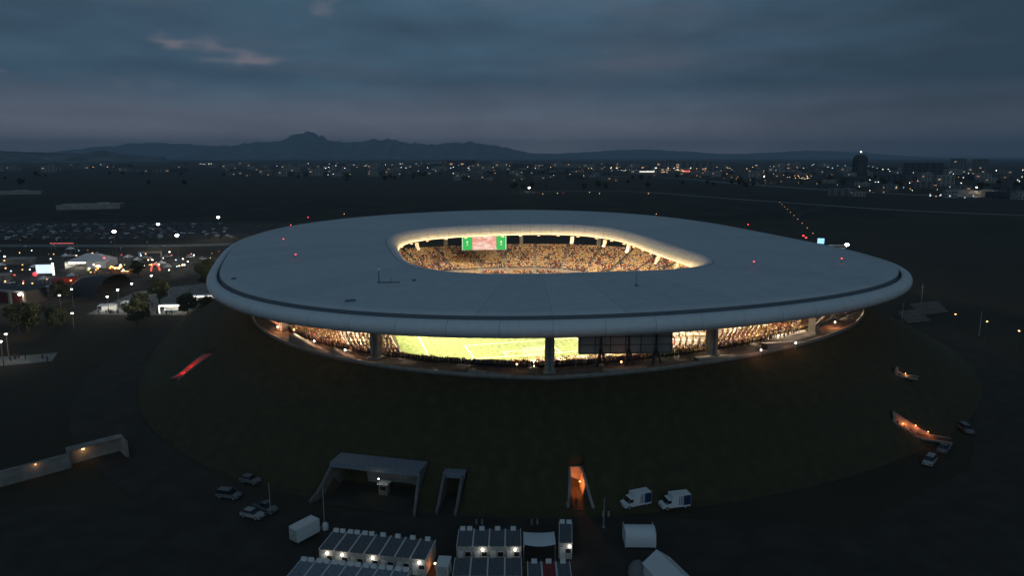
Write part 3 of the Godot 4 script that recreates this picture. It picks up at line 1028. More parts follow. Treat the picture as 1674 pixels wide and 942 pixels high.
func car(label: String, at: Vector3, turn: float, kind: int, paint, group := "", detail := true) -> Node3D:
	var t := thing("parked_car", label, "car", at, turn, group)
	var c := car_mesh(kind)
	part("body", c[0], paint, t)
	part("windows", c[1], M.glass, t)
	part("roof", c[2], paint, t)
	if kind == 2:
		var bed := MB.new()
		bed.box(Vector3(0, 1.05, -1.55), Vector3(1.5, 0.1, 1.7))
		part("load_bed", bed, M.dark, t)
	for z in [-1.0, 1.0]:
		for x in [-1.0, 1.0]:
			var wh := part("wheel", wheel_mesh(0.33, 0.24), M.tyre, t, Vector3(x * (c[4] / 2 - 0.08), 0.33, z * c[3] * 0.31))
			if detail:
				part("rim", wheel_mesh(0.2, 0.27), M.steel, wh)
	if detail:
		for x in [-0.62, 0.62]:
			var m := MB.new()
			m.box(Vector3(x, 0.68, c[3] / 2 - 0.05), Vector3(0.36, 0.16, 0.12))
			part("headlight", m, M.glass, t)
			var b := MB.new()
			b.box(Vector3(x, 0.8, -c[3] / 2 + 0.02), Vector3(0.3, 0.18, 0.1))
			part("tail_light", b, M.red, t)
	return t

func box_van(label: String, at: Vector3, turn: float):
	var t := thing("box_van", label, "van", at, turn, "white box vans on the ground right of the fiery stair")
	var b := MB.new()
	b.box(Vector3(0, 1.65, -0.75), Vector3(2.05, 2.3, 3.7))
	part("box_body", b, M.white, t)
	var cab := MB.new()
	_extrude(cab, [[1.12, 0.45], [1.12, 2.1], [1.75, 2.05], [2.3, 1.25], [2.95, 1.05], [3.0, 0.45]], 1.95, 0.0)
	part("cab", cab, M.white, t)
	var ws := MB.new()
	ws.beam(Vector3(0, 2.0, 1.83), Vector3(0, 1.32, 2.30), 1.7, 0.06)
	part("windscreen", ws, M.glass, t)
	for x in [-1.0, 1.0]:
		var s := MB.new()
		s.box(Vector3(x * 1.035, 1.75, -1.85), Vector3(0.03, 1.9, 1.4))
		part("blue_panel", s, M.blue, t)
		for j in 3:
			var q := MB.new()
			q.box(Vector3(x * 1.04, 1.75, -0.95 + j * 0.32), Vector3(0.03, 1.7, 0.12))
			part("blue_stripe", q, M.blue, t)
		var d := MB.new()
		d.box(Vector3(x * 0.985, 1.65, 1.65), Vector3(0.03, 0.6, 0.8))
		part("side_window", d, M.glass, t)
		var mi := MB.new()
		mi.box(Vector3(x * 1.2, 1.5, 2.15), Vector3(0.22, 0.34, 0.14))
		part("mirror", mi, M.dark, t)
		for z in [-1.6, 2.05]:
			part("rim", wheel_mesh(0.22, 0.29), M.steel, part("wheel", wheel_mesh(0.38, 0.26), M.tyre, t, Vector3(x * 0.88, 0.38, z)))

func lamp_post(label: String, at: Vector3, h: float, head: float, glowing, energy: float, color: Color, group: String, called := "street_lamp") -> Node3D:
	var t := thing(called, label, "street lamp" if called == "street_lamp" else "light mast", at, 0.0, group)
	var m := MB.new()
	m.cone(Vector3(0, -0.12, 0), Vector3(0, h, 0), 0.12 + h * 0.006, 0.07, 6)
	part("pole", m, M.pole, t)
	var a := MB.new()
	a.box(Vector3(0, h + 0.04, 0), Vector3(head * 1.1, 0.1, head * 1.1), 0.4, 0.6)
	part("hood", a, M.dark, t)
	var b := MB.new()
	b.ball(Vector3(0, h - head * 0.3, 0), Vector3(head * 0.5, head * 0.3, head * 0.5), 8, 4)
	part("lamp_globe", b, glowing, t)
	if energy > 0:
		omni(t, Vector3(0, h - head * 0.65 - 0.1, 0), energy, color, 0.15)
	return t

var trees := []
var placed := {}
func tree_proto(seed_: int, h: float, wide: float, called: String, label: String) -> Node3D:
	var r := RandomNumberGenerator.new()
	r.seed = seed_
	var t := thing(called, label, "tree")
	var tr := MB.new()
	tr.cone(Vector3(0, -0.1, 0), Vector3(0.1, h * 0.35, 0), h * 0.032, h * 0.022, 7)
	var tips := []
	for k in 9:
		var a := TAU * k / 9.0 + r.randf()
		var e := Vector3(cos(a) * wide * r.randf_range(0.25, 0.36), h * r.randf_range(0.45, 0.85), sin(a) * wide * r.randf_range(0.25, 0.36))
		tr.cone(Vector3(0.1, h * 0.33, 0), e, h * 0.015, h * 0.004, 5, false)
		tips.append(e)
	part("trunk", tr, M.bark, t)
	var cr := MB.new()
	var clumps := []
	for k in 26:
		var a := r.randf() * TAU
		var u := r.randf_range(-0.85, 1.0)
		var q := sqrt(maxf(0.0, 1.0 - u * u)) * pow(r.randf(), 0.4)
		clumps.append(Vector3(cos(a) * q * wide * 0.42, h * (0.57 + 0.38 * u), sin(a) * q * wide * 0.42))
	clumps.append_array(tips)
	for c in clumps:
		var rad := wide * r.randf_range(0.10, 0.19)
		for j in 80:
			var d := Vector3(r.randfn(), r.randfn() * 0.8, r.randfn()).normalized() * rad * pow(r.randf(), 0.45)
			var n := Vector3(r.randfn(), r.randfn() + 0.5, r.randfn()).normalized()
			var u := n.cross(Vector3(r.randfn(), r.randfn(), r.randfn())).normalized() * wide * 0.042
			var v := n.cross(u) * 0.6
			var p: Vector3 = c + d
			cr.quad(p - u, p - v, p + u, p + v)
	part("crown", cr, M.leaf if seed_ % 2 else M.leaf2, t)
	return t

func plant_tree(kind: int, at: Vector3, size: float, label: String, group: String):
	var base: Node3D = trees[kind]
	var c: Node3D
	if not placed.has(base):
		c = base
		placed[base] = true
		c.position = at
		tag(c, label, "tree", group)
	else:
		c = copy(base, at, rng.randf() * TAU, label, group)
	c.rotation.y = rng.randf() * TAU
	c.scale = Vector3.ONE * size

# ------------------------------------------------------------------ round the stadium
func tunnel(label: String, at: Vector3, turn: float, half: float, back: float, h: float, slab: float, lamp_color: Color, energy: float, lamp_at: Vector3, flare := 0.0) -> Node3D:
	var t := thing("tunnel_entrance", label, "entrance", at, turn)
	for s in [-1.0, 1.0]:
		var m := MB.new()
		var n := 7
		var rows := []
		for k in n:
			var u := k / float(n - 1)
			var z := lerpf(-back, 1.2, u)
			var x: float = s * (half + flare * u * u)
			var y := lerpf(h, 0.5, smoothstep(0.25, 1.0, u) if slab > 0 else u)
			if slab == 0:                    # the wall ends at the turf beside it
				var w: Vector3 = at + Basis(Vector3.UP, turn) * Vector3(x + s * 0.9, 0, z)
				y = clampf(berm_height(w.x, w.z, false) - at.y + 0.12, 0.1, h)
			rows.append([Vector3(x, -0.3, z), Vector3(x, y, z), Vector3(x + s * 0.5, y, z), Vector3(x + s * 0.5, -0.3, z)])
		m.sheet(rows, false)
		m.quad(rows[n - 1][0], rows[n - 1][1], rows[n - 1][2], rows[n - 1][3])
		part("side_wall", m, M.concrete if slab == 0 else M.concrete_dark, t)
	var b := MB.new()
	b.box(Vector3(0, h / 2 - 0.2, -back - 0.25), Vector3(half * 2 + 1.0, h + 0.2, 0.5))
	part("back_wall", b, M.concrete, t)
	var f := MB.new()
	f.box(Vector3(0, -0.02, -back / 2 + 0.4), Vector3(half * 2, 0.08, back + 1.6))
	part("floor", f, M.asphalt, t)
	if slab > 0:
		var r := MB.new()
		r.box(Vector3(0, h + 0.05, -back + slab / 2), Vector3(half * 2 + 1.2, 0.35, slab))
		r.box(Vector3(0, h - 0.25, -back + slab + 0.15), Vector3(half * 2 + 1.3, 1.0, 0.35))
		part("roof_slab", r, M.cabinroof_pale, t)
	if energy > 0:
		for z in [0.0] if back < 10.0 or slab > 0 else [2.6, 0.0, -2.6]:
			var l := MB.new()
			var p := lamp_at + Vector3(0, -0.42 * z if z > 0 else 0.0, z)
			l.box(p, Vector3(0.3, 0.1, 0.16))
			part("lamp_glass", l, M.lamp if lamp_color.b > 0.5 else (M.lamp_red if lamp_color.g < 0.2 else M.lamp_warm), t)
			omni(t, p + Vector3(-signf(lamp_at.x) * 0.5, -0.2, 0.25), energy, lamp_color, 0.15)
	return t

var cuts := [
	["wide concrete portal with a pale flat roof cut into the mound", Vector3(-27.6, 0, -120.0), -0.235, 8.6, 9.5, 5.4, 4.4, Color(1, 0.85, 0.6), 0.5, Vector3(1.2, 3.6, -4.2), 1.6],
	["narrow concrete slot in the mound beside the wide portal", Vector3(-11.9, 0, -118.0), -0.13, 1.5, 8.0, 4.4, 1.6, Color.BLACK, 0.0, Vector3.ZERO, 0.0],
	["stair cut in the mound glowing orange, people standing at its left", Vector3(12.6, 0, -119.5), 0.03, 1.0, 8.5, 4.2, 0.0, Color(1, 0.52, 0.25), 12.0, Vector3(0.7, 2.2, -6.0), 1.1],
	["long stair cut lit orange on the right flank of the mound", Vector3(98.8, 0.6, -149.6), 1.117, 1.3, 10.5, 4.6, 0.0, Color(1, 0.52, 0.25), 2.6, Vector3(1.1, 2.0, -6.0), 0.0],
	["small lit stair slot high on the right flank of the mound", Vector3(103.0, 8.4, -171.6), 0.95, 0.8, 3.6, 1.9, 0.0, Color(1, 0.68, 0.42), 2.0, Vector3(0.6, 0.45, -1.8), 0.0],
	["stair cut glowing red on the left flank of the mound", Vector3(-90.5, 4.6, -181.6), -0.68, 2.0, 10.0, 4.6, 0.0, Color(1, 0.13, 0.09), 3.2, Vector3(-1.6, 1.9, -5.0), 0.0],
]

func entrances_first():
	# the cuts in the mound: berm() reads them
	for v in cuts:
		notches.append({"at": v[1], "turn": v[2], "half": v[3] + 0.25, "back": v[4] + 0.1, "front": 1.2, "floor": v[1].y - 0.1})

func entrances():
	for v in cuts:
		tunnel(v[0], v[1], v[2], v[3], v[4], v[5], v[6], v[7], v[8], v[9], v[10])
	# ticket booth inside the wide portal
	var k := thing("booth", "small lit booth under the roof of the wide portal", "booth", Vector3(-24.6, 0.02, -124.9), -0.235)
	var m := MB.new()
	m.box(Vector3(0, 1.1, 0), Vector3(1.8, 2.2, 1.4))
	part("booth_body", m, M.wall_warm, k)
	var w := MB.new()
	w.box(Vector3(0, 1.4, 0.72), Vector3(1.1, 0.7, 0.06))
	part("window", w, M.glass, k)
	var c := MB.new()
	c.box(Vector3(0, 2.28, 0.1), Vector3(2.2, 0.14, 1.9))
	part("booth_roof", c, M.white, k)
	for v in [[10.2, -118.9, 0.4], [10.7, -119.4, 2.0], [11.9, -119.7, 3.0], [10.9, -118.4, 4.0]]:
		person(Vector3(v[0], 0.0 if v[0] < 11.0 else 0.02, v[1]), v[2], "person standing beside the orange glowing stair cut", "people by the orange stair")
	# concrete cutting at the lower left
	var t := thing("retaining_wall", "long concrete retaining wall with a box recess at its right end", "wall", Vector3(-92.5, 0, -136.5), 0.785)
	var wall := MB.new()
	wall.box(Vector3(-17.0, 1.4, 0), Vector3(34.0, 3.0, 0.5))
	wall.box(Vector3(-17.0, 2.98, 0), Vector3(34.0, 0.2, 0.8))
	part("wall_run", wall, M.concrete, t)
	var bx := MB.new()
	bx.box(Vector3(5.2, 1.7, -2.2), Vector3(10.4, 3.6, 0.5))
	bx.box(Vector3(10.2, 1.7, 0.4), Vector3(0.5, 3.6, 4.7))
	bx.box(Vector3(0.2, 1.7, -1.1), Vector3(0.5, 3.6, 1.7))
	part("recess_wall", bx, M.concrete, t)
	var lid := MB.new()
	lid.box(Vector3(5.2, 3.6, -1.2), Vector3(10.6, 0.22, 2.4))
	part("recess_roof", lid, M.concrete, t)
	var lg := MB.new()
	lg.box(Vector3(3.0, 2.6, -1.8), Vector3(0.5, 0.15, 0.2))
	part("lamp_glass", lg, M.lamp_warm, t)
	omni(t, Vector3(3.0, 2.3, -0.9), 1.0, Color(1, 0.75, 0.5))
	for x in [-6.0, -15.0]:
		lg = MB.new()
		lg.box(Vector3(x, 2.75, 0.33), Vector3(0.2, 0.08, 0.14))
		part("lamp_glass", lg, M.lamp_warm, t)
		omni(t, Vector3(x, 2.6, 0.9), 0.35, Color(1, 0.72, 0.48))
func cabin(label: String, at: Vector3, turn: float, size: Vector3, roof_mat, lamps: Array, units: int, group := "") -> Node3D:
	# at: middle of the front foot; the cabin runs back along -z
	var t := thing("site_cabin", label, "cabin", at, turn, group)
	var m := MB.new()
	m.box(Vector3(0, size.y / 2, -size.z / 2), Vector3(size.x, size.y - 0.02, size.z))
	part("wall", m, M.cabin, t)
	var r := MB.new()
	r.box(Vector3(0, size.y + 0.05, -size.z / 2), Vector3(size.x - 0.14, 0.12, size.z - 0.14))
	part("roof", r, roof_mat, t)
	for x in [-1.0, 1.0]:
		var e := MB.new()
		e.box(Vector3(x * (size.x / 2 - 0.05), size.y + 0.08, -size.z / 2), Vector3(0.1, 0.2, size.z + 0.04))
		part("roof_rail", e, M.white, t)
	var d := MB.new()
	d.box(Vector3(-size.x * 0.22, 1.05, 0.02), Vector3(0.85, 2.0, 0.06))
	var door := part("door", d, M.white, t)
	d = MB.new()
	d.box(Vector3(-size.x * 0.22 + 0.3, 1.0, 0.09), Vector3(0.12, 0.05, 0.08))
	part("handle", d, M.dark, door)
	var w := MB.new()
	w.box(Vector3(size.x * 0.22, 1.5, 0.02), Vector3(0.9, 0.8, 0.05))
	var pane := part("window", w, M.glass, t)
	w = MB.new()
	for e in [[-0.48, 0.0, 0.06, 0.92], [0.48, 0.0, 0.06, 0.92], [0.0, 0.43, 0.9, 0.06], [0.0, -0.43, 0.9, 0.06]]:
		w.box(Vector3(size.x * 0.22 + e[0], 1.5 + e[1], 0.05), Vector3(e[2], e[3], 0.07))
	part("frame", w, M.white, pane)
	for k in units:
		var u := MB.new()
		u.box(Vector3(0, 0.32, 0), Vector3(0.85, 0.6, 0.38))
		u.cone(Vector3(0, 0.32, -0.19), Vector3(0, 0.32, -0.24), 0.24, 0.24, 8)
		part("air_conditioner", u, M.white, t, Vector3((k - (units - 1) / 2.0) * 1.15, size.y + 0.11, -size.z + 0.35))
	for x in lamps:
		var l := MB.new()
		l.ball(Vector3(x, size.y - 0.42, 0.22), Vector3(0.22, 0.16, 0.16), 8, 4)
		part("lamp_globe", l, M.lamp, t)
		omni(t, Vector3(x, size.y - 0.5, 0.55), 0.35, Color(1, 0.96, 0.88))
	return t

func foreground():
	var g := "grey site cabins in a row by the bottom edge"
	var dirx := Vector3(0.985, 0, 0.17)
	var ord := ["first", "second", "third", "fourth", "fifth", "sixth", "seventh"]
	for k in 7:
		var p: Vector3 = Vector3(-29.4, 0, -100.6) + dirx * 2.52 * k
		cabin("grey flat roofed site cabin, %s from the left in the row of seven" % ord[k], p, -0.17, Vector3(2.5, 2.8, 5.6), M.cabinroof, [0.2] if k in [0, 1, 3, 6] else [], 2 if k < 3 else 1, g)
	for k in 7:
		var p: Vector3 = Vector3(-32.2, 0, -92.6) + dirx * 2.52 * k
		cabin("pale blue roofed site cabin, %s from the left at the bottom edge" % ord[k], p, -0.17, Vector3(2.5, 2.8, 5.2), M.cabinroof_pale, [], 2, "pale roofed cabins at the bottom edge")
	for k in 4:
		cabin("site cabin with a white front, %s from the left of the middle block" % ord[k], Vector3(-7.6 + 2.6 * k, 0, -101.6), 0.0, Vector3(2.58, 2.8, 5.2), M.cabinroof, [0.3] if k in [1, 3] else [], 2 if k == 0 else 1, "white fronted cabins in the middle block")
	for k in 4:
		cabin("dim grey cabin roof in front of the middle block, %s from the left" % ord[k], Vector3(-7.6 + 2.6 * k, 0, -94.0), 0.0, Vector3(2.58, 2.6, 4.6), M.cabinroof, [], 0, "grey cabins below the middle block")
	cabin("long grey cabin standing end on, right of the white canopy", Vector3(8.6, 0, -102.6), -0.08, Vector3(2.2, 2.8, 6.4), M.cabinroof, [0.7], 2)
	for k in 3:
		cabin(["grey cabin left of the dark red roofed one", "cabin with a dark red roof at the bottom edge", "grey cabin right of the dark red roofed one"][k], Vector3(3.4 + 2.2 * k, 0, -92.6), 0.0, Vector3(2.15, 2.7, 4.8), [M.cabinroof, M.cabinroof_red, M.cabinroof][k], [], 1)
	# white box between the blocks
	var b := thing("storage_box", "small white storage box beside the end of the cabin row", "container", Vector3(-10.6, 0, -98.4), -0.1)
	var m := MB.new()
	m.box(Vector3(0, 1.15, 0), Vector3(1.9, 2.3, 2.4))
	part("box_body", m, M.white, b)
	m = MB.new()
	m.box(Vector3(0, 2.36, 0), Vector3(2.0, 0.12, 2.5))
	part("lid", m, M.canvas, b)
	m = MB.new()
	m.box(Vector3(0, 1.1, 1.22), Vector3(1.5, 1.9, 0.05))
	part("door", m, M.cabin, b)
	# sparking warm light behind the row's right end
	var w := thing("work_light", "warm low work light behind the right end of the cabin row", "work light", Vector3(-12.1, 0, -99.6))
	m = MB.new()
	m.cone(Vector3(0, -0.05, 0), Vector3(0, 1.0, 0), 0.05, 0.05, 6)
	part("stand", m, M.steel, w)
	m = MB.new()
	m.box(Vector3(0, 1.12, 0), Vector3(0.3, 0.22, 0.2))
	part("lamp_glass", m, M.lamp_warm, w)
	omni(w, Vector3(-0.3, 1.0, 0.3), 0.7, Color(1, 0.55, 0.3))
	# sagging white canopy
	var c := thing("canopy", "white sagging fabric canopy between the middle cabins", "canopy", Vector3(4.4, 0, -103.4))
	m = MB.new()
	var rows := []
	for j in 7:
		var row := []
		for k in 11:
			var u := (k - 5) / 5.0
			var v := (j - 3) / 3.0
			row.append(Vector3(u * 2.55, 3.05 + 0.35 * u * u - 0.12 * v * v + 0.25 * (1 - absf(u)) * 0.2, v * (1.9 + 0.15 * (1 - u * u))))
		rows.append(row)
	m.sheet(rows)
	part("fabric", m, M.canvas, c)
	for x in [-2.5, 2.5]:
		for z in [-1.8, 1.8]:
			m = MB.new()
			m.cone(Vector3(x, -0.05, z), Vector3(x, 3.25, z), 0.05, 0.05, 6)
			part("post", m, M.steel, c)
	# vault tent and peaked tent
	var t := thing("marquee", "plain white box marquee below the two box vans", "tent", Vector3(21.4, 0, -107.6), -0.02)
	m = MB.new()
	rows = []
	for k in 13:
		var a := PI * k / 12.0
		var y := 0.2 + 2.75 * pow(sin(a), 0.45)
		var z := -cos(a) * 1.9
		rows.append([Vector3(-2.55, y, z), Vector3(2.55, y, z)])
	m.sheet(rows)
	part("roof_sheet", m, M.canvas, t)
	for x in [-2.5, 2.5]:
		m = MB.new()
		m.box(Vector3(x, 1.35, 0), Vector3(0.06, 2.8, 3.6))
		part("end_wall", m, M.canvas, t)
	t = thing("marquee", "large white peaked marquee at the bottom edge right of the cabins", "tent", Vector3(23.4, 0, -95.2), 0.35)
	m = MB.new()
	m.box(Vector3(0, 1.3, 0), Vector3(4.6, 2.6, 6.0))
	part("wall", m, M.canvas, t)
	m = MB.new()
	for s in [-1.0, 1.0]:
		m.quad(Vector3(s * 2.5, 2.55, -3.2), Vector3(s * 2.5, 2.55, 3.2), Vector3(0, 4.4, 3.2), Vector3(0, 4.4, -3.2))
		m.tri(Vector3(-2.45, 2.56, s * 3.1), Vector3(0, 4.36, s * 3.1), Vector3(2.45, 2.56, s * 3.1))
	part("roof_sheet", m, M.canvas, t)
	m = MB.new()
	for s in [-1.0, 1.0]:
		m.quad(Vector3(-3.4, 2.3, 3.3), Vector3(3.4, 2.3, 3.3), Vector3(3.1, 1.6, 5.2), Vector3(-3.1, 1.6, 5.2))
	part("awning", m, M.canvas, t)
	t = thing("dome_tent", "small grey dome tent at the left of the peaked marquee", "tent", Vector3(19.6, 0, -98.4))
	m = MB.new()
	m.ball(Vector3(0, 0.3, 0), Vector3(1.6, 2.0, 1.6), 12, 8)
	part("shell", m, M.wall_grey, t)
	# trailer
	t = thing("box_trailer", "white box trailer parked at an angle left of the cabin row", "trailer", Vector3(-35.3, 0, -108.9), -0.62)
	m = MB.new()
	m.box(Vector3(0, 1.75, 0), Vector3(2.2, 2.4, 4.6))
	part("box_body", m, M.white, t)
	m = MB.new()
	m.box(Vector3(0, 1.6, 2.31), Vector3(1.9, 2.0, 0.04))
	part("rear_door", m, M.cabin, t)
	for x in [-0.95, 0.95]:
		for z in [-0.5, 0.5]:
			part("wheel", wheel_mesh(0.42, 0.25), M.tyre, t, Vector3(x, 0.42, z * 1.1))
	m = MB.new()
	m.beam(Vector3(0, 0.55, -2.2), Vector3(0, 0.5, -3.5), 0.14)
	m.cone(Vector3(0, 0.0, -3.3), Vector3(0, 0.55, -3.3), 0.06, 0.06, 6)
	part("drawbar", m, M.steel, t)
	var tank := thing("water_tank", "small pale round tank behind the white box trailer", "tank", Vector3(-32.6, 0, -111.8))
	m = MB.new()
	m.cone(Vector3(0, 0, 0), Vector3(0, 1.0, 0), 0.55, 0.55, 12)
	m.cone(Vector3(0, 1.0, 0), Vector3(0, 1.3, 0), 0.55, 0.2, 12)
	part("shell", m, M.white, tank)
	box_van("white box van with dark blue rear panels, nearer the orange stair", Vector3(23.2, 0, -120.2), -1.2)
	box_van("white box van with dark blue rear panels, farther right", Vector3(30.3, 0, -119.6), -1.35)
	var silver := mat(Color(0.15, 0.155, 0.16), 0.35)
	var pearl := mat(Color(0.32, 0.32, 0.32), 0.4)
	car("pale car at the foot of the mound, farthest of the three left ones", Vector3(-52.2, 0, -129.6), 1.2, 0, silver)
	car("dark glazed pale car below the farthest one at the left", Vector3(-54.0, 0, -123.4), 1.35, 1, silver)
	car("pale pickup beside the thin pole, left of the wide portal", Vector3(-45.4, 0, -118.6), 1.0, 2, silver)
	car("pale car beside the pickup and the thin pole", Vector3(-46.8, 0, -116.0), 1.2, 0, pearl)
	car("white car nearest of the three on the right road", Vector3(88.6, 0, -138.4), -0.75, 1, pearl)
	car("white pickup, middle of the three on the right road", Vector3(95.6, 0, -144.9), -0.75, 2, silver)
	car("pale car farthest of the three on the right road", Vector3(107.6, 0, -156.0), -0.15, 1, silver)
	for v in [[-44.0, -117.2, 6.0, "thin bare pole beside the pale pickup"], [-33.3, -113.8, 7.0, "thin bare pole behind the white box trailer"], [16.1, -112.5, 5.5, "thin bare pole left of the box marquee"], [-10.0, -110.0, 0.0, ""], [-26.0, -104.9, 0.0, ""]]:
		if v[2] > 0:
			var o := thing("pole", v[3], "pole", Vector3(v[0], 0, v[1]))
			m = MB.new()
			m.cone(Vector3(0, -0.1, 0), Vector3(0, v[2], 0), 0.10, 0.06, 6)
			part("shaft", m, M.steel, o)
			m = MB.new()
			m.box(Vector3(0, 0.06, 0), Vector3(0.5, 0.2, 0.5))
			part("foot", m, M.concrete, o)
	for v in [[-5.8, -113.6, "left"], [4.0, -113.6, "middle"], [17.0, -116.4, "right"]]:
		var o := thing("bollard_pair", "pair of small pale bollards on the dark ground, %s of three pairs" % v[2], "bollard", Vector3(v[0], 0, v[1]), 0.0, "bollards at the foot of the mound")
		for x in [-0.5, 0.5]:
			m = MB.new()
			m.cone(Vector3(x, -0.1, 0), Vector3(x, 0.9, 0), 0.22, 0.16, 8)
			part("bollard", m, M.wall_pale, o)

func rooftop():
	var where := [[-110.5, -378.0, "far left edge of the roof"], [-105.7, -332.5, "left part of the roof, second from the far edge"], [-91.4, -277.3, "left part of the roof on a short mast"], [-72.5, -231.5, "roof left of the opening, nearest of the left ones"], [75.2, -214.3, "roof just right of the opening's pointed end"], [106.9, -223.7, "right end of the roof"], [118.0, -348.0, "far right edge of the roof"]]
	for v in where:
		var p := roof_at(v[0], v[1])
		var t := thing("warning_light", "small red warning light on the " + v[2], "warning light", p, 0.0, "red warning lights on the roof")
		var m := MB.new()
		m.cone(Vector3(0, -0.05, 0), Vector3(0, 1.2, 0), 0.06, 0.05, 6)
		part("post", m, M.dark, t)
		m = MB.new()
		m.ball(Vector3(0, 1.45, 0), Vector3(0.26, 0.24, 0.26), 8, 5)
		part("lamp_globe", m, M.lamp_red, t)
	var p := roof_at(-35.0, -180.5)
	var t := thing("roof_mast", "thin antenna mast with a low frame on the roof left of the opening", "antenna", p)
	var m := MB.new()
	m.cone(Vector3(0, -0.05, 0), Vector3(0, 4.6, 0), 0.14, 0.07, 6)
	part("mast", m, M.dark, t)
	m = MB.new()
	m.beam(Vector3(-0.5, 0.1, 0), Vector3(5.5, 0.1, 0), 0.25)
	m.cone(Vector3(3.2, 0, 0), Vector3(3.2, 1.5, 0), 0.06, 0.06, 6)
	part("base_frame", m, M.gutter, t)
	m = MB.new()
	m.box(Vector3(0, 3.7, 0), Vector3(0.5, 0.9, 0.3))
	part("antenna_panel", m, M.white, t)
	for v in [[-37.6, -158.8, 2.6, "low dark hatch lying on the near left part of the roof"], [-26.2, -183.3, 1.1, "small dark hatch on the roof near the opening's left end"], [-79.5, -196.0, 1.2, "small dark box in the gutter at the left end of the roof"]]:
		var q := roof_at(v[0], v[1])
		var o := thing("roof_hatch", v[3], "hatch", q, 0.2)
		m = MB.new()
		m.box(Vector3(0, 0.12, 0), Vector3(v[2], 0.4, 1.1), 0.0, 0.85)
		part("cover", m, M.gutter, o)
		m = MB.new()
		m.box(Vector3(v[2] * 0.3, 0.36, 0), Vector3(0.3, 0.12, 0.3))
		part("handle", m, M.dark, o)
	p = roof_at(31.8, -175.1)
	t = thing("roof_mast", "thin dark mast on the roof below the middle right of the opening", "antenna", p)
	m = MB.new()
	m.cone(Vector3(0, -0.05, 0), Vector3(0, 3.4, 0), 0.09, 0.06, 6)
	part("mast", m, M.gutter, t)
	m = MB.new()
	m.box(Vector3(0, 0.1, 0), Vector3(0.8, 0.3, 0.8))
	part("foot", m, M.gutter, t)
	# lamps on the promenade under the near roof edge
	for v in [[-49.8, -169.8, 8.0, "on the left ramp, brightest"], [-40.1, -161.7, 4.0, "at the foot of the left ramp"], [-58.5, -181.5, 1.0, "near the left end struts"], [1.1, -152.2, 0.5, "by the central column"], [59.8, -161.6, 3.0, "left of the right hand pair"], [70.7, -168.0, 2.4, "right of the right hand pair"], [25.0, -153.4, 0.8, "under the legs of the near screen"], [-64.0, -185.0, 12.0, "inside the left end struts"], [91.0, -191.0, 14.0, "inside the right end struts"]]:
		var o := thing("promenade_lamp", "small lamp on the promenade, " + v[3], "lamp", Vector3(v[0], top(rad_to_deg(atan2(v[1] - K.z, v[0] - K.x))) + 0.02, v[1]), 0.0, "lamps on the promenade")
		m = MB.new()
		m.cone(Vector3(0, -0.05, 0), Vector3(0, 1.5, 0), 0.06, 0.05, 6)
		part("post", m, M.steel, o)
		m = MB.new()
		m.ball(Vector3(0, 1.65, 0), Vector3(0.22, 0.2, 0.22), 8, 5)
		part("lamp_globe", m, M.lamp if v[2] > 1.5 else M.lamp_warm, o)
		omni(o, Vector3(0, 1.65, 0), v[2], Color(1, 0.62, 0.40), 0.1)

func stall(label: String, at: Vector3, turn: float, w: float, lit: bool, bar: bool, cloth) -> Node3D:
	var t := thing("market_stall", label, "stall", at, turn)
	var m := MB.new()
	for s in [-1.0, 1.0]:
		m.quad(Vector3(-w / 2 - 0.2, 2.9, s * 2.2), Vector3(w / 2 + 0.2, 2.9, s * 2.2), Vector3(w / 2 - 0.6, 3.7, 0), Vector3(-w / 2 + 0.6, 3.7, 0))
		m.tri(Vector3(s * (w / 2 + 0.2), 2.9, -2.2), Vector3(s * (w / 2 + 0.2), 2.9, 2.2), Vector3(s * (w / 2 - 0.6), 3.7, 0))
	part("roof_sheet", m, cloth, t)
	m = MB.new()
	m.box(Vector3(0, 1.45, -2.0), Vector3(w, 2.9, 0.08))
	part("back_wall", m, M.canvas, t)
	m = MB.new()
	m.box(Vector3(0, 0.55, 1.3), Vector3(w * 0.8, 1.1, 0.6))
	part("counter", m, M.white, t)
	for x in [-1.0, 1.0]:
		for z in [-2.0, 2.0]:
			m = MB.new()
			m.cone(Vector3(x * w / 2, -0.05, z), Vector3(x * w / 2, 2.9, z), 0.06, 0.06, 6)
			part("post", m, M.steel, t)
	if bar:
		m = MB.new()
		m.box(Vector3(0, 3.1, 2.35), Vector3(w + 0.6, 0.55, 0.2))
		part("light_bar", m, M.bar, t)
		m = MB.new()
		m.box(Vector3(-w / 2 - 0.2, 1.5, 2.35), Vector3(0.35, 2.9, 0.2))
		part("light_bar", m, M.bar, t)
	if lit:
		m = MB.new()
		m.box(Vector3(0, 2.7, 0), Vector3(w * 0.6, 0.1, 0.15))
		part("lamp_tube", m, M.lamp, t)
		for x in [-0.3, 0.3]:
			omni(t, Vector3(x * w, 2.5, 0.4), 3.5, Color(1, 0.95, 0.86))
	return t

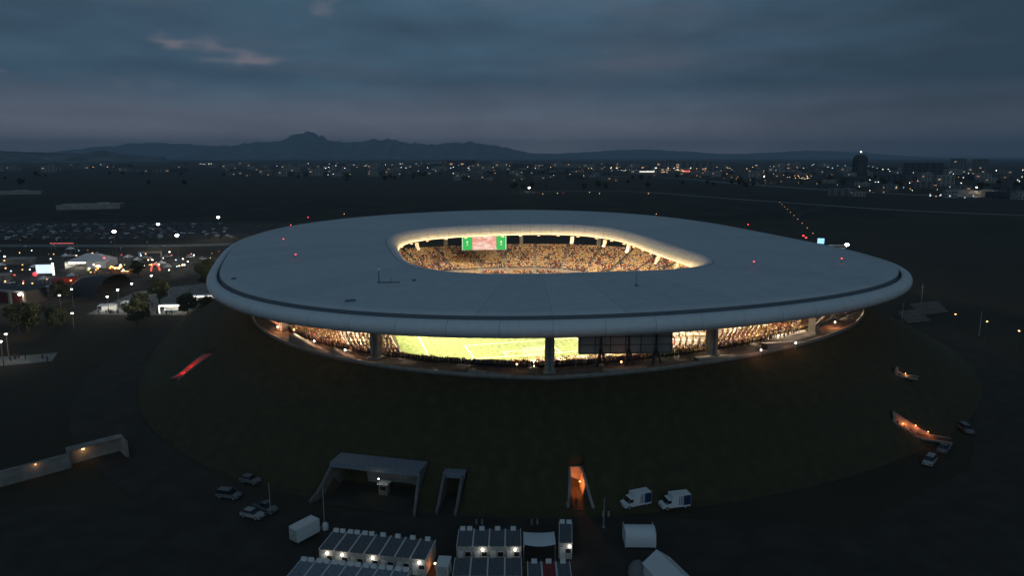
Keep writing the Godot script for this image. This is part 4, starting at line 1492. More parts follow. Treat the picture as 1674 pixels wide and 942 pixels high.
func fan_zone():
	var lamp_white := Color(1, 0.96, 0.9)
	for v in [[-253.5, -442.6, "leftmost"], [-250.5, -492.8, "second from the left, behind the first"], [-203.2, -421.1, "nearest and brightest"], [-231.6, -549.6, "farthest, beyond the crowded car park"]]:
		lamp_post("tall bright floodlight mast over the left car park, " + v[2], Vector3(v[0], 0, v[1]), 18.0, 2.4, M.lamp_hot, 190.0, lamp_white, "floodlight masts at the car park", "light_mast")
	for v in [[-169.9, -294.7, 22.0, "brightest, at the plaza's edge"], [-171.8, -309.5, 12.0, "second along the avenue from the plaza"], [-173.9, -331.1, 12.0, "third along the avenue from the plaza"], [-165.9, -279.9, 14.0, "beside the white stalls"], [-161.1, -249.0, 3.0, "below the plaza by the avenue"], [-182.2, -250.0, 3.0, "near the left edge below the hall"], [-187.2, -282.5, 3.0, "between the hall and the avenue"], [-190.6, -296.1, 3.0, "beside the red kiosk"], [-163.6, -218.4, 8.0, "upper of the two over the left footpath"], [-158.6, -209.2, 18.0, "lower of the two over the left footpath"]]:
		lamp_post("street lamp at the left, " + v[3], Vector3(v[0], 0, v[1]), 8.0, 0.9, M.lamp_hot if v[2] > 10 else M.lamp, v[2], lamp_white, "street lamps left of the stadium")
	for v in [[-339, -478], [-298, -450], [-249, -415], [-270, -467], [-314, -478], [-246, -435], [-246, -467], [-223, -444], [-273, -407], [-312, -444]]:
		lamp_post("unlit looking slim lamp post in the dark fan ground at the left", Vector3(v[0], 0, v[1]), 8.0, 0.7, glow(Color(0.8, 0.9, 1.0), 0.25), 0.0, lamp_white, "slim dim posts in the fan ground")
	for v in [[-198, -415], [-190, -404], [-186, -391], [-186, -373], [-183, -418], [-199, -432], [-150, -398], [-160, -388], [-157, -376], [-147, -410]]:
		lamp_post("small white path light between the fan ground and the stadium", Vector3(v[0], 0, v[1]), 4.0, 0.8, M.lamp, 1.2, lamp_white, "path lights left of the stadium")
	# plaza
	stall("left white stall tent lit from inside at the plaza's edge", Vector3(-169.6, 0, -285.4), 0.15, 6.2, true, false, M.canvas)
	stall("right white stall tent lit from inside, behind the left one", Vector3(-163.4, 0, -291.6), 0.15, 6.0, true, false, M.canvas)
	stall("front stall framed by white light bars among the plaza trees", Vector3(-143.0, 0, -285.8), 0.1, 7.6, true, true, M.canvas)
	stall("rear stall framed by white light bars close to the stadium", Vector3(-138.4, 0, -305.4), 0.1, 10.5, true, true, M.canvas)
	trees.append(tree_proto(3, 11.0, 9.5, "broadleaf_tree", "tree"))
	trees.append(tree_proto(4, 9.0, 9.5, "round_tree", "tree"))
	trees.append(tree_proto(7, 12.0, 12.5, "spreading_tree", "tree"))
	for v in [[0, -157.1, -303.9, 1.05, "tall dark tree in the middle of the pale plaza"], [1, -154.4, -283.3, 0.95, "round dark tree between the stall tents and the light bar stall"], [2, -150.5, -340.7, 1.15, "large dark tree touching the stadium roof's left outline"], [1, -134.0, -281.0, 0.95, "dark tree in front of the two light bar stalls"], [1, -126.5, -282.0, 0.8, "small dark tree between the light bar stalls and the stadium"], [0, -203.7, -374.3, 0.8, "dark tree among the orange lights of the fan ground"], [2, -203.8, -308.6, 0.75, "dark tree in front of the red kiosk"], [2, -180.0, -251.6, 0.9, "dark tree below the hall at the left edge"], [0, -192.0, -262.0, 0.8, "dark tree beside the hall's lit corner"], [1, -172.0, -256.0, 0.9, "dark tree beside the avenue below the plaza"], [2, -145.0, -262.0, 0.8, "dark tree below the stall tents"]]:
		plant_tree(v[0], Vector3(v[1], 0, v[2]), v[3], v[4], "trees round the plaza")
	# people on the plaza and the footpath
	for k in 46:
		var at := [Vector3(-143, 0, -283.0), Vector3(-138.4, 0, -302.5), Vector3(-167, 0, -284.5), Vector3(-150, 0, -315), Vector3(-156, 0, -214.5)][k % 5] as Vector3
		var wide := [3.5, 4.5, 5.0, 16.0, 9.0][k % 5] as float
		var deep := [0.9, 0.9, 1.2, 14.0, 1.5][k % 5] as float
		person(at + Vector3(rng.randf_range(-wide, wide), 0.0, rng.randf_range(-deep, deep) * (1.0 if k % 5 > 2 else 0.8) + (2.2 if k % 5 < 3 else 0.0)), rng.randf() * TAU, "person " + ["queuing at the front light bar stall", "queuing at the rear light bar stall", "standing by the white stall tents", "walking across the pale plaza", "walking on the lit footpath at the left edge"][k % 5], "people left of the stadium")
	# fan ground
	var t := thing("hall_tent", "big white pitched hall tent with a lit opening in the fan ground", "tent", Vector3(-249.5, 0, -409.0), 0.12)
	var m := MB.new()
	for s in [-1.0, 1.0]:
		m.quad(Vector3(-11.5, 4.0, s * 8), Vector3(11.5, 4.0, s * 8), Vector3(4.0, 8.0, 0), Vector3(-2.0, 8.0, 0))
		m.tri(Vector3(s * 11.5, 4.0, -8), Vector3(s * 11.5, 4.0, 8), Vector3(4.0 if s > 0 else -2.0, 8.0, 0))
	part("roof_sheet", m, M.canvas, t)
	m = MB.new()
	m.box(Vector3(0, 2.0, -7.7), Vector3(22.6, 4.0, 0.1))
	m.box(Vector3(-11.2, 2.0, 0), Vector3(0.1, 4.0, 15.4))
	m.box(Vector3(11.2, 2.0, 0), Vector3(0.1, 4.0, 15.4))
	m.box(Vector3(6.0, 2.0, 7.7), Vector3(10.4, 4.0, 0.1))
	part("wall", m, M.canvas, t)
	m = MB.new()
	m.box(Vector3(-5.0, 3.3, 6.8), Vector3(9.0, 0.5, 0.2))
	part("lamp_tube", m, M.lamp, t)
	omni(t, Vector3(-5, 2.6, 4.0), 26.0, lamp_white)
	m = MB.new()
	m.ball(Vector3(8.6, 5.2, 3.2), Vector3(0.9, 0.7, 0.9), 10, 6)
	part("red_lamp_globe", m, M.lamp_red, t)
	t = thing("led_screen", "glowing white LED screen with a red ball beside it in the fan ground", "screen", Vector3(-255.5, 0, -376.0), 0.12)
	m = MB.new()
	m.box(Vector3(0, 3.8, -0.3), Vector3(9.4, 5.4, 0.5))
	part("cabinet", m, M.dark, t)
	m = MB.new()
	m.box(Vector3(0, 3.8, 0), Vector3(8.8, 4.8, 0.08))
	part("picture_screen", m, glow(Color(0.80, 0.90, 1.0), 1.15), t)
	m = MB.new()
	m.box(Vector3(4.6, 3.8, 0.4), Vector3(0.9, 6.8, 0.3))
	part("edge_light", m, M.bar, t)
	for x in [-3.5, 3.5]:
		m = MB.new()
		m.box(Vector3(x, 0.7, -0.3), Vector3(0.3, 1.6, 0.3))
		part("leg", m, M.steel, t)
	var ar := AreaLight3D.new()
	ar.name = "screen_light"
	ar.area_size = Vector2(8.8, 4.8)
	ar.light_energy = 18.0
	ar.light_color = Color(0.85, 0.92, 1.0)
	ar.shadow_enabled = true
	t.add_child(ar)
	ar.position = Vector3(0, 3.8, 0.2)
	ar.rotation.y = PI
	t = thing("balloon", "red glowing ball balloon at the foot of the LED screen", "balloon", Vector3(-259.0, 0, -373.0))
	m = MB.new()
	m.ball(Vector3(0, 1.5, 0), Vector3(1.2, 1.25, 1.2), 12, 8)
	part("balloon_glow", m, glow(Color(1, 0.16, 0.14), 0.9), t)
	m = MB.new()
	m.cone(Vector3(0, -0.05, 0), Vector3(0, 0.4, 0), 0.7, 0.4, 8)
	part("foot", m, M.dark, t)
	# kiosk, canopies, hall, arch, gantry
	t = thing("kiosk", "small dark red kiosk with a pale window band and a tall post", "kiosk", Vector3(-226.0, 0, -347.0), 0.2)
	m = MB.new()
	m.box(Vector3(0, 1.9, 0), Vector3(8.6, 3.8, 4.0))
	part("wall", m, M.red, t)
	m = MB.new()
	m.box(Vector3(-1.6, 2.2, 2.02), Vector3(3.0, 1.2, 0.08))
	part("window", m, M.glass, t)
	m = MB.new()
	m.box(Vector3(0, 0.35, 2.3), Vector3(8.8, 0.3, 0.7))
	part("ledge", m, M.white, t)
	m = MB.new()
	m.box(Vector3(5.2, 3.0, 0.5), Vector3(0.5, 6.0, 0.5))
	part("post", m, M.red, t)
	omni(t, Vector3(0, 3.2, 5.0), 2.0, Color(1, 0.5, 0.4))
	t = thing("event_canopy", "long flat canopy edged in red light behind the hall tent", "canopy", Vector3(-315.0, 0, -487.0), 0.05)
	m = MB.new()
	m.box(Vector3(0, 4.6, 0), Vector3(16.0, 0.4, 5.0))
	part("roof", m, M.dark, t)
	m = MB.new()
	m.box(Vector3(0, 4.65, 2.55), Vector3(16.0, 0.55, 0.1))
	part("glow_strip", m, glow(Color(1.0, 0.28, 0.2), 0.6), t)
	for x in [-7.6, 7.6]:
		for z in [-2.2, 2.2]:
			m = MB.new()
			m.cone(Vector3(x, -0.05, z), Vector3(x, 4.5, z), 0.12, 0.12, 6)
			part("post", m, M.steel, t)
	t = thing("hall", "dark roofed hall with white portal frames at the left edge", "building", Vector3(-226.0, 0, -304.0), -0.32)
	m = MB.new()
	m.box(Vector3(0, 2.8, -5), Vector3(26, 5.6, 10))
	part("wall", m, M.wall_dark, t)
	m = MB.new()
	m.box(Vector3(0, 5.9, -4.6), Vector3(27, 0.5, 11.6))
	part("roof", m, M.dark, t)
	for x in [-13.0, -4.3, 4.3, 13.0]:
		m = MB.new()
		m.box(Vector3(x, 2.9, 0.6), Vector3(1.1, 5.8, 0.9))
		part("frame_post", m, M.wall_pale, t)
	m = MB.new()
	m.box(Vector3(0, 5.9, 1.25), Vector3(27.2, 1.0, 0.4))
	part("frame_beam", m, M.wall_pale, t)
	for x in [-8.6, 0.0, 8.6]:
		m = MB.new()
		m.box(Vector3(x, 2.3, 0.04), Vector3(6.6, 4.4, 0.1))
		part("door", m, mat(Color(0.10, 0.02, 0.02), 0.7), t)
	m = MB.new()
	m.box(Vector3(12.6, 5.0, 2.2), Vector3(1.2, 0.5, 0.6))
	part("lamp_glass", m, M.lamp_hot, t)
	omni(t, Vector3(12.6, 4.2, 3.2), 10.0, lamp_white)
	t = thing("vault", "dark curved vault roof with a pale rim beside the avenue", "shelter", Vector3(-200.0, 0, -334.0), 0.05)
	m = MB.new()
	var rows := []
	for k in 15:
		var a := PI * k / 14.0
		rows.append([Vector3(-8, 6.5 * sin(a), -cos(a) * 15), Vector3(6, 7.5 * sin(a), -cos(a) * 17)])
	m.sheet(rows)
	part("shell", m, M.dark, t)
	m = MB.new()
	for k in 14:
		var a := PI * k / 14.0
		var b := PI * (k + 1) / 14.0
		m.beam(Vector3(-8.1, 6.6 * sin(a), -cos(a) * 15.1), Vector3(-8.1, 6.6 * sin(b), -cos(b) * 15.1), 0.35)
	part("rim", m, M.wall_pale, t)
	t = thing("gantry", "white goal shaped gantry frame behind the orange lights", "gantry", Vector3(-219.0, 0, -418.0), 0.1)
	m = MB.new()
	for s in [-1.0, 1.0]:
		m.box(Vector3(s * 6.4, 3.8, 0), Vector3(0.8, 7.6, 0.8))
	part("leg", m, M.wall_pale, t)
	m = MB.new()
	m.box(Vector3(0, 7.4, 0), Vector3(13.6, 0.8, 0.81))
	part("beam", m, M.wall_pale, t)
	t = thing("inflatable_arch", "small arch glowing orange red beside the avenue", "arch", Vector3(-203.8, 0, -393.0), 0.6)
	m = MB.new()
	for k in 12:
		var a := PI * k / 12.0
		var b := PI * (k + 1) / 12.0
		m.cone(Vector3(-cos(a) * 2.2, sin(a) * 4.0, 0), Vector3(-cos(b) * 2.2, sin(b) * 4.0, 0), 0.5, 0.5, 8)
	part("arch_light", m, glow(Color(1.0, 0.34, 0.16), 0.8), t)
	# strings of small stall lights
	var hues := [M.lamp_warm, M.lamp, glow(Color(1, 0.62, 0.12), 2.5), glow(Color(0.75, 0.75, 0.15), 1.2)]
	for k in 30:
		var x := rng.randf_range(-238, -206)
		var z := -386.0 - (x + 238.0) * 0.35 + rng.randf_range(-10, 8)
		var o := thing("stall_light", ["small warm stall light", "small white stall light", "small orange stall light", "dim yellow stall light"][k % 4] + " in the cluster beside the hall tent", "lamp", Vector3(x, 0, z), 0.0, "stall lights in the fan ground")
		m = MB.new()
		m.cone(Vector3(0, -0.05, 0), Vector3(0, 2.4, 0), 0.06, 0.06, 5)
		part("post", m, M.dark, o)
		m = MB.new()
		m.ball(Vector3(0, 2.7, 0), Vector3(0.55, 0.4, 0.55) * rng.randf_range(0.7, 1.3), 8, 5)
		part("lamp_globe", m, hues[k % 4], o)
	for v in [[-225, -392, 4.0], [-212, -386, 4.0], [-213, -379, 3.0]]:
		var o := thing("food_stand", "low food stand with orange lit front in the fan ground", "stall", Vector3(v[0], 0, v[1]), 0.2, "food stands in the fan ground")
		m = MB.new()
		m.box(Vector3(0, 2.6, 0), Vector3(5.5, 0.25, 3.4))
		part("roof", m, M.dark, o)
		m = MB.new()
		m.box(Vector3(0, 0.6, 1.2), Vector3(5.0, 1.2, 0.6))
		part("counter", m, M.wall_warm, o)
		m = MB.new()
		m.box(Vector3(0, 1.3, -1.5), Vector3(5.3, 2.6, 0.1))
		part("back_wall", m, M.wall_warm, o)
		m = MB.new()
		m.box(Vector3(0, 2.35, 1.2), Vector3(4.0, 0.2, 0.2))
		part("lamp_tube", m, M.lamp_warm, o)
		omni(o, Vector3(0, 2.0, 0.9), v[2], Color(1, 0.6, 0.25))
	for v in [[-236, -300, 9], [-270, -360, 11], [-300, -420, 16], [-345, -430, 18], [-330, -400, 14], [-372, -440, 20]]:
		var o := thing("low_shed", "long low grey shed among dark ground at the far left", "shed", Vector3(v[0], 0, v[1]), 0.1, "low sheds at the left edge")
		m = MB.new()
		m.box(Vector3(0, 1.6, 0), Vector3(v[2], 3.2, 6))
		part("wall", m, M.wall_grey, o)
		m = MB.new()
		m.box(Vector3(0, 3.5, 0), Vector3(v[2] + 0.8, 0.7, 6.8), 0.0, 0.8)
		part("roof", m, M.wall_pale, o)
	# gazebos, vans and small lights spread between the sheds and the avenue
	var gz := thing("gazebo", "small white gazebo among the fan ground stands", "tent", Vector3(-232, 0, -362), 0.2, "gazebos in the fan ground")
	m = MB.new()
	for k in 4:
		var a0 := TAU * k / 4 + PI / 4
		var a1 := TAU * (k + 1) / 4 + PI / 4
		m.tri(Vector3(cos(a0) * 3.0, 2.6, sin(a0) * 3.0), Vector3(0, 4.2, 0), Vector3(cos(a1) * 3.0, 2.6, sin(a1) * 3.0))
	part("roof_sheet", m, M.canvas, gz)
	for k in 4:
		var a0 := TAU * k / 4 + PI / 4
		m = MB.new()
		m.cone(Vector3(cos(a0) * 2.8, -0.05, sin(a0) * 2.8), Vector3(cos(a0) * 2.8, 2.65, sin(a0) * 2.8), 0.06, 0.06, 5)
		part("post", m, M.steel, gz)
	for v in [[-240, -352], [-262, -345], [-272, -392], [-286, -378], [-295, -398], [-228, -420], [-240, -432], [-262, -428], [-282, -436], [-300, -470], [-222, -330], [-244, -322], [-206, -405], [-196, -392]]:
		copy(gz, Vector3(v[0], 0, v[1]), rng.randf() * 1.5)
	var hue2 := [M.lamp, glow(Color(1, 0.7, 0.4), 2.5), glow(Color(0.7, 0.85, 1.0), 2.5), glow(Color(1, 0.3, 0.25), 1.6), M.lamp_warm]
	var said := ["bright white", "dim warm", "dim cool", "red", "warm"]
	for k in 90:
		var x := rng.randf_range(-345, -188)
		var z := rng.randf_range(-462, -318)
		if x > -225 + (z + 318) * -0.25 and z > -380:
			x -= 45
		var o := thing("festoon_light", said[k % 5] + " little light scattered over the dark fan ground", "lamp", Vector3(x, 0, z), 0.0, "little lights over the fan ground")
		m = MB.new()
		m.cone(Vector3(0, -0.05, 0), Vector3(0, 2.6, 0), 0.06, 0.06, 5)
		part("post", m, M.pole, o)
		m = MB.new()
		m.ball(Vector3(0, 2.85, 0), Vector3(0.42, 0.3, 0.42) * rng.randf_range(0.6, 1.2), 8, 5)
		part("lamp_globe", m, hue2[k % 5], o)
		if k % 3 == 0:
			omni(o, Vector3(0, 2.3, 0), 2.5, Color(1, 0.85, 0.7))
	for v in [[-244, -338, 0.4], [-252, -333, 0.5], [-216, -352, 1.2], [-258, -352, 1.9], [-266, -398, 0.2], [-234, -443, 1.5], [-224, -449, 1.5], [-196, -438, 1.3], [-208, -447, 1.6], [-288, -452, 1.5]]:
		car("pale car standing among the fan ground stands", Vector3(v[0], 0, v[1]), v[2], 1, M.white, "cars in the fan ground", false)
	# crowded car park
	var paints := [M.white, mat(Color(0.4, 0.42, 0.45), 0.3), mat(Color(0.06, 0.07, 0.09), 0.3), mat(Color(0.16, 0.06, 0.05), 0.35), mat(Color(0.12, 0.14, 0.18), 0.3)]
	var base := []
	for k in 5:
		var c := car("", Vector3.ZERO, 0.0, k % 2, paints[k], "cars in the far left car park", false)
		base.append(c)
	var done := 0
	for row in 12:
		for col in 26:
			if rng.randf() < 0.16 or done >= 262:
				continue
			var x := -228.0 - col * 9.0 - row * 5.0 + rng.randf_range(-2.5, 2.5)
			var z := -560.0 - row * 10.5 + rng.randf_range(-0.8, 0.8) + col * 0.6
			var k := rng.randi() % 5
			var label := "tiny %s car in the crowded car park at the far left" % ["white", "silver", "dark", "red", "blue"][k]
			var turn := (PI / 2 if row % 2 else 0.0) + rng.randf_range(-0.1, 0.1)
			if not placed.has(base[k]):
				placed[base[k]] = true
				base[k].position = Vector3(x, 0, z)
				base[k].rotation.y = turn
				base[k].set_meta("label", label)
			else:
				copy(base[k], Vector3(x, 0, z), turn, label)
			done += 1

func right_side():
	var white := Color(1, 0.96, 0.88)
	lamp_post("single bright floodlight mast beyond the right end of the roof", Vector3(193.4, 0, -399.9), 15.0, 2.4, M.lamp_hot, 60.0, white, "", "light_mast")
	for v in [[161.2, -247.0, "nearest the roof"], [165.0, -235.5, "warm, in the middle"], [166.7, -222.4, "at the right edge"]]:
		lamp_post("street lamp right of the stadium, " + v[2], Vector3(v[0], 0, v[1]), 8.0, 0.6, M.lamp_warm, 3.0, Color(1, 0.8, 0.6), "street lamps right of the stadium")
	var t := thing("sign_board", "small glowing blue sign behind the right end of the roof", "sign", Vector3(219.3, 0, -492.2), -0.3)
	var m := MB.new()
	m.box(Vector3(0, 5.4, 0), Vector3(4.4, 3.6, 0.5))
	part("sign_face", m, glow(Color(0.55, 0.8, 1.0), 1.4), t)
	m = MB.new()
	m.box(Vector3(-0.8, 2.6, 0), Vector3(5.4, 1.6, 0.5))
	part("sign_band", m, glow(Color(0.05, 0.55, 0.6), 0.8), t)
	m = MB.new()
	m.box(Vector3(0, 1.0, 0), Vector3(1.0, 2.2, 0.4))
	part("post", m, M.steel, t)
	t = thing("bus", "pale long bus parked between the blue sign and the bright mast", "bus", Vector3(228.0, 0, -486.0), PI / 2 - 0.1)
	m = MB.new()
	m.box(Vector3(0, 1.9, 0), Vector3(2.5, 2.9, 11.0))
	part("body", m, M.white, t)
	m = MB.new()
	m.box(Vector3(0, 2.3, 0), Vector3(2.54, 0.9, 9.8))
	part("windows", m, M.glass, t)
	for x in [-1.05, 1.05]:
		for z in [-3.4, 3.6]:
			part("wheel", wheel_mesh(0.5, 0.3), M.tyre, t, Vector3(x, 0.5, z))
	for v in [[209.2, -498.4], [206.0, -486.0]]:
		lamp_post("red signal light beside the road beyond the roof's right end", Vector3(v[0], 0, v[1]), 9.0, 1.6, M.lamp_red, 0.0, white, "red signal lights", "signal_mast")
	for k in 10:
		lamp_post("small dim light along the road beyond the roof's right end", Vector3(234 + k * 13, 0, -540.0 - k * 42), 6.0, 0.9, glow(Color(1, 0.7, 0.45), 1.2), 0.0, white, "dim lights along the country road")
	for v in [[160.0, -268.0, 12, "grey bleacher steps outside the right end of the roof"], [175.0, -283.0, 16, "long grey bleacher steps farther right of the roof"], [208.0, -262.0, 14, "grey bleacher steps at the right edge"]]:
		var o := thing("bleachers", v[3], "bleachers", Vector3(v[0], 0, v[1]), 0.35)
		for k in 4:
			m = MB.new()
			m.box(Vector3(0, 0.35 + k * 0.5, -k * 1.4), Vector3(v[2], 0.7 + k, 1.38))
			part("step", m, M.concrete_dark, o)
	for v in [[150.5, -262.0], [170.0, -246.0], [180.0, -300.0]]:
		var o := thing("pole", "thin pole standing right of the stadium", "pole", Vector3(v[0], 0, v[1]), 0.0, "thin poles right of the stadium")
		m = MB.new()
		m.cone(Vector3(0, -0.1, 0), Vector3(0, 9.0, 0), 0.14, 0.08, 6)
		part("shaft", m, M.steel, o)
		m = MB.new()
		m.box(Vector3(0, 0.06, 0), Vector3(0.6, 0.2, 0.6))
		part("foot", m, M.concrete, o)

# ------------------------------------------------------------------ far city
func building(called: String, label: String, at: Vector3, turn: float, size: Vector3, wall, floors: int, cols: int, lit: float, group := "") -> Node3D:
	var t := thing(called, label, "building", at, turn, group)
	var m := MB.new()
	m.box(Vector3(0, size.y / 2 - 0.1, 0), size + Vector3(0, 0.2, 0))
	part("wall", m, wall, t)
	m = MB.new()
	for s in [-1.0, 1.0]:
		m.box(Vector3(0, size.y + 0.4, s * (size.z / 2 - 0.15)), Vector3(size.x + 0.1, 0.9, 0.35))
		m.box(Vector3(s * (size.x / 2 - 0.15), size.y + 0.38, 0), Vector3(0.35, 0.9, size.z - 0.7))
	m.box(Vector3(size.x * 0.2, size.y + 1.2, -size.z * 0.1), Vector3(size.x * 0.2, 2.4, size.z * 0.25))
	part("roof", m, wall, t)
	for f in floors:
		for c in cols:
			m = MB.new()
			var w := size.x / cols
			m.box(Vector3(-size.x / 2 + w * (c + 0.5), size.y * (f + 0.55) / floors, size.z / 2 + 0.03), Vector3(w * 0.5, size.y / floors * 0.5, 0.12))
			part("lit_window" if rng.randf() < lit else "window", m, M.glass, t)
			if t.get_child(t.get_child_count() - 1).name.begins_with("lit"):
				(t.get_child(t.get_child_count() - 1) as MeshInstance3D).material_override = M.win
	return t

func polar_at(az: float, d: float) -> Vector3:
	return Vector3(sin(deg_to_rad(az)), 0, -cos(deg_to_rad(az))) * d

func city():
	M.win = glow(Color(1, 0.78, 0.5), 0.45)
	# landmark buildings
	var t := thing("round_tower", "dark rounded tower with a light on its dome above the right city", "tower", Vector3(1117, 0, -2271))
	var m := MB.new()
	m.cone(Vector3(0, -1, 0), Vector3(0, 56, 0), 23, 22, 24)
	part("shaft", m, M.wall_dark, t)
	m = MB.new()
	m.ball(Vector3(0, 56, 0), Vector3(22, 18, 22), 20, 10)
	part("dome", m, M.wall_dark, t)
	for f in 9:
		m = MB.new()
		m.cone(Vector3(0, 6 + f * 5.6, 0), Vector3(0, 8.6 + f * 5.6, 0), 23.25 - f * 0.1, 23.2 - f * 0.1, 24, false)
		part("window_band", m, M.glass, t)
	m = MB.new()
	m.cone(Vector3(0, 73, 0), Vector3(0, 80, 0), 0.6, 0.4, 6)
	part("spire", m, M.steel, t)
	m = MB.new()
	m.ball(Vector3(0, 81, 0), Vector3(2.2, 2.2, 2.2), 8, 5)
	part("lamp_globe", m, M.lamp, t)
	building("apartment_tower", "left of two pale slab towers in the right city", Vector3(1640, 0, -2600), -0.5, Vector3(50, 58, 22), M.wall_grey, 8, 5, 0.05)
	building("apartment_tower", "right of two pale slab towers in the right city", Vector3(1722, 0, -2600), -0.5, Vector3(48, 56, 22), M.wall_grey, 8, 5, 0.05)
	building("office_block", "broad dark block left of the pale slab towers", Vector3(1500, 0, -2580), -0.5, Vector3(130, 42, 30), M.wall_dark, 4, 6, 0.04)
	building("office_block", "broad pale block behind the middle of the city", Vector3(900, 0, -3500), -0.2, Vector3(190, 42, 40), M.wall_grey, 4, 6, 0.08)
	building("office_block", "mid height grey block left of the round tower", Vector3(720, 0, -3300), -0.2, Vector3(90, 48, 30), M.wall_grey, 4, 5, 0.05)
	building("office_block", "dark long block far behind the stadium's middle", Vector3(-320, 0, -4300), 0.1, Vector3(200, 44, 40), M.wall_dark, 3, 6, 0.05)
	building("warehouse", "long pale warehouse lit up at the right, beyond the field", Vector3(775, 0, -1170), -0.5, Vector3(75, 9, 34), M.wall_pale, 0, 0, 0.0)
	building("warehouse", "wide pale roofed shed in the dark field at the left", Vector3(-532, 0, -885), 0.3, Vector3(70, 5, 30), M.wall_pale, 0, 0, 0.0)
	building("warehouse", "low pale greenhouse at the left edge of the fields", Vector3(-880, 0, -1223), 0.3, Vector3(110, 5, 20), M.wall_pale, 0, 0, 0.0)
	building("shopping_centre", "wide lit shopping centre with a red glow in the far city", Vector3(655, 0, -2850), -0.2, Vector3(150, 18, 60), M.wall_warm, 2, 8, 0.7)
	var red := building("shop_hall", "low hall with a glowing red front beside the shopping centre", Vector3(720, 0, -2800), -0.2, Vector3(110, 14, 40), M.wall_warm, 0, 0, 0.0)
	m = MB.new()
	m.box(Vector3(0, 9.0, 20.2), Vector3(92, 6.0, 0.4))
	part("sign_face", m, glow(Color(1.0, 0.30, 0.25), 0.8), red)
	red = building("shop_hall", "low hall with a glowing white front left of the shopping centre", Vector3(520, 0, -2780), -0.2, Vector3(100, 12, 40), M.wall_pale, 0, 0, 0.0)
	m = MB.new()
	m.box(Vector3(0, 8.0, 20.2), Vector3(80, 4.0, 0.4))
	part("sign_face", m, glow(Color(1.0, 0.95, 0.9), 1.3), red)
	# ordinary houses
	var protos := []
	var walls := [M.wall_pale, M.wall_grey, M.wall_warm, M.wall_dark, M.wall_pale]
	for k in 5:
		protos.append(building("house", "house", Vector3.ZERO, 0.0, [Vector3(24, 8, 14), Vector3(34, 11, 18), Vector3(18, 7, 14), Vector3(44, 9, 24), Vector3(28, 15, 20)][k], walls[k], [2, 3, 2, 2, 4][k], 4, 0.035, "houses of the far city"))
	var zones := [[-38, -22, 3000, 6500, 26, "at the far left under the low hill"], [-22, -6, 2400, 6000, 70, "below the mountain peak"], [-6, 9, 1900, 5500, 80, "behind the middle of the stadium"], [9, 24, 2300, 5000, 60, "between the stadium's middle and the round tower"], [24, 38, 1300, 4200, 54, "right of the round tower"]]
	for z in zones:
		for k in z[4]:
			var q: Node3D = protos[rng.randi() % 5]
			var d: float = lerpf(z[2], z[3], pow(rng.randf(), 1.3))
			var at := polar_at(rng.randf_range(z[0], z[1]), d)
			var size := clampf(d / 2200.0, 0.9, 2.2)
			var label: String = "low house in the far city " + z[5]
			var c: Node3D = q
			if placed.has(q):
				c = copy(q, at, 0, label)
			placed[q] = true
			c.position = at
			c.rotation.y = rng.randf_range(-0.5, 0.5)
			c.scale = Vector3(size * rng.randf_range(0.8, 1.5), rng.randf_range(0.8, 1.5) * (0.6 + 0.4 * size), size)
			c.set_meta("label", label)
	# lights of the city
	var kinds := [M.lamp, M.lamp_warm, M.lamp_cool, M.lamp_red]
	var lights := [
		[-24.2, -22.2, 5200, 5700, 9, 0, "in the bright row at the foot of the mountain"], [-31, -28, 3500, 6000, 4, 0, "in the dark plain at the left"],
		[-20, -4, 2100, 5800, 46, 0, "below the mountain"], [-4, 9, 1800, 5200, 46, 1, "behind the middle of the stadium"],
		[8, 15.5, 2500, 3300, 34, 0, "in the bright row around the shopping centre"], [13, 14.6, 2600, 2900, 14, 1, "in the warm cluster around the shopping centre"],
		[21.2, 23.0, 1750, 2150, 16, 1, "in the warm cluster where the motorway bends"], [15, 23, 2100, 3600, 22, 1, "between the shopping centre and the round tower"],
		[26, 37, 1250, 3600, 52, 0, "right of the round tower"], [30, 33.4, 1150, 1260, 12, 2, "at the long pale warehouse"], [17, 30, 2600, 5200, 22, 2, "behind the round tower"], [1, 12, 1000, 1250, 6, 1, "in the dark field behind the stadium"]]
	var lp := {}
	for v in lights:
		for k in v[4]:
			var d: float = rng.randf_range(v[2], v[3])
			var kind: int = v[5] if rng.randf() < 0.7 else [0, 1, 1, 2, 3][rng.randi() % 5]
			var size := 0 if d < 1600 else (1 if d < 3000 else 2)
			var key := kind * 10 + size
			var label: String = "tiny %s light %s" % [["white", "warm", "cool white", "red"][kind], v[6]]
			var at := polar_at(rng.randf_range(v[0], v[1]), d)
			if not lp.has(key):
				lp[key] = lamp_post(label, at, [9.0, 13.0, 18.0][size], [0.85, 1.4, 2.4][size], kinds[kind], 0.0, Color.WHITE, "lights of the far city", "city_light")
				lp[key].set_meta("category", "street lamp")
			else:
				copy(lp[key], at, 0, label)
	# motorway lamps
	for k in 22:
		var u := k / 21.0
		var at := Vector3(500, 0, -2050).lerp(Vector3(690, 0, -1235), minf(u * 1.6, 1.0)) if u < 0.625 else Vector3(690, 0, -1235).lerp(Vector3(960, 0, -1062), (u - 0.625) / 0.375)
		copy(lp[10] if lp.has(10) else lp[11], at + Vector3(16, 0, 0), 0, "tiny warm light along the motorway beyond the fields", "lamps along the motorway")
	var big := lamp_post("brightest warm light beyond the field behind the stadium", Vector3(32.6, 0, -1334.9), 8.0, 4.2, M.lamp_hot, 160.0, Color(1, 0.9, 0.7), "", "light_mast")
	big.set_meta("category", "light mast")
	for v in [[760, -1150, 160.0], [655, -2790, 900.0], [640, -1790, 300.0]]:
		lamp_post("area light mast among the city lights at the right", Vector3(v[0], 0, v[1]), 16.0, 2.6, M.lamp, v[2], Color(1, 0.85, 0.7), "area masts in the right city", "light_mast")
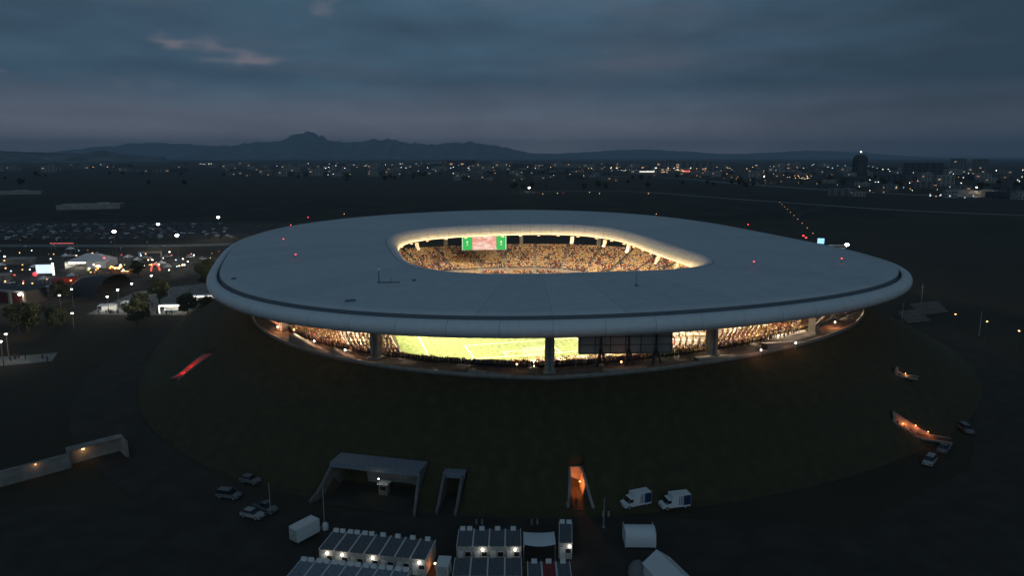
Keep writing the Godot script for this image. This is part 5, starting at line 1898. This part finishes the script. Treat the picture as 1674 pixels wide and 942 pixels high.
	# field edge trees
	for v in [[-1.0, 9.0, 1360, 1500, 10, "along the road behind the stadium"], [9, 25, 1500, 2200, 18, "along the motorway"], [24, 37, 1700, 2900, 30, "in the right city"], [-36, -10, 1700, 3000, 26, "at the far edge of the left fields"], [-10, 12, 2000, 3200, 36, "in front of the city lights"]]:
		for k in v[4]:
			var at := polar_at(rng.randf_range(v[0], v[1]), rng.randf_range(v[2], v[3]))
			plant_tree(rng.randi() % 3, at, rng.randf_range(0.7, 1.4), "dark tree " + v[5], "trees of the far fields")
	# small lights on the far slope behind the roof
	for x in [-177.8, -113.6, -18.0, 50.8, 153.0]:
		lamp_post("small lone light in the dark field just above the roof's far edge", Vector3(x, 0, -740.0), 5.0, 1.0, glow(Color(1, 0.7, 0.45), 2.5), 0.0, Color.WHITE, "lone lights behind the roof")

# ------------------------------------------------------------------ scene
func _ready():
	rng.seed = 77
	var cam := Camera3D.new()
	cam.name = "camera"
	cam.position = Vector3(0, 64, 0)
	cam.rotation.x = -0.18603
	cam.fov = 45.0
	cam.near = 1.0
	cam.far = 120000.0
	add_child(cam)
	cam.current = true
	var env := Environment.new()
	env.background_mode = Environment.BG_SKY
	var sky := Sky.new()
	var pano := PanoramaSkyMaterial.new()
	pano.panorama = ImageTexture.create_from_image(make_sky())
	sky.sky_material = pano
	env.sky = sky
	env.tonemap_mode = Environment.TONE_MAPPER_LINEAR
	env.tonemap_exposure = 1.0
	env.sdfgi_enabled = true
	env.ssao_enabled = true
	env.ssil_enabled = true
	env.fog_enabled = true
	env.fog_density = 0.00005
	env.fog_light_color = Color(0.72, 0.80, 0.88)
	var we := WorldEnvironment.new()
	we.name = "environment"
	we.environment = env
	add_child(we)
	var sun := DirectionalLight3D.new()
	sun.name = "dusk_light"
	sun.light_energy = 0.115
	sun.light_angular_distance = 60.0
	sun.light_color = Color(0.78, 0.92, 1.0)
	sun.rotation_degrees = Vector3(-18, 8, 0)
	sun.shadow_enabled = true
	add_child(sun)
	materials()
	tables()
	land()
	entrances_first()
	berm()
	stadium()
	pitch()
	make_people()
	screens()
	crowd()
	entrances()
	rooftop()
	foreground()
	fan_zone()
	right_side()
	city()
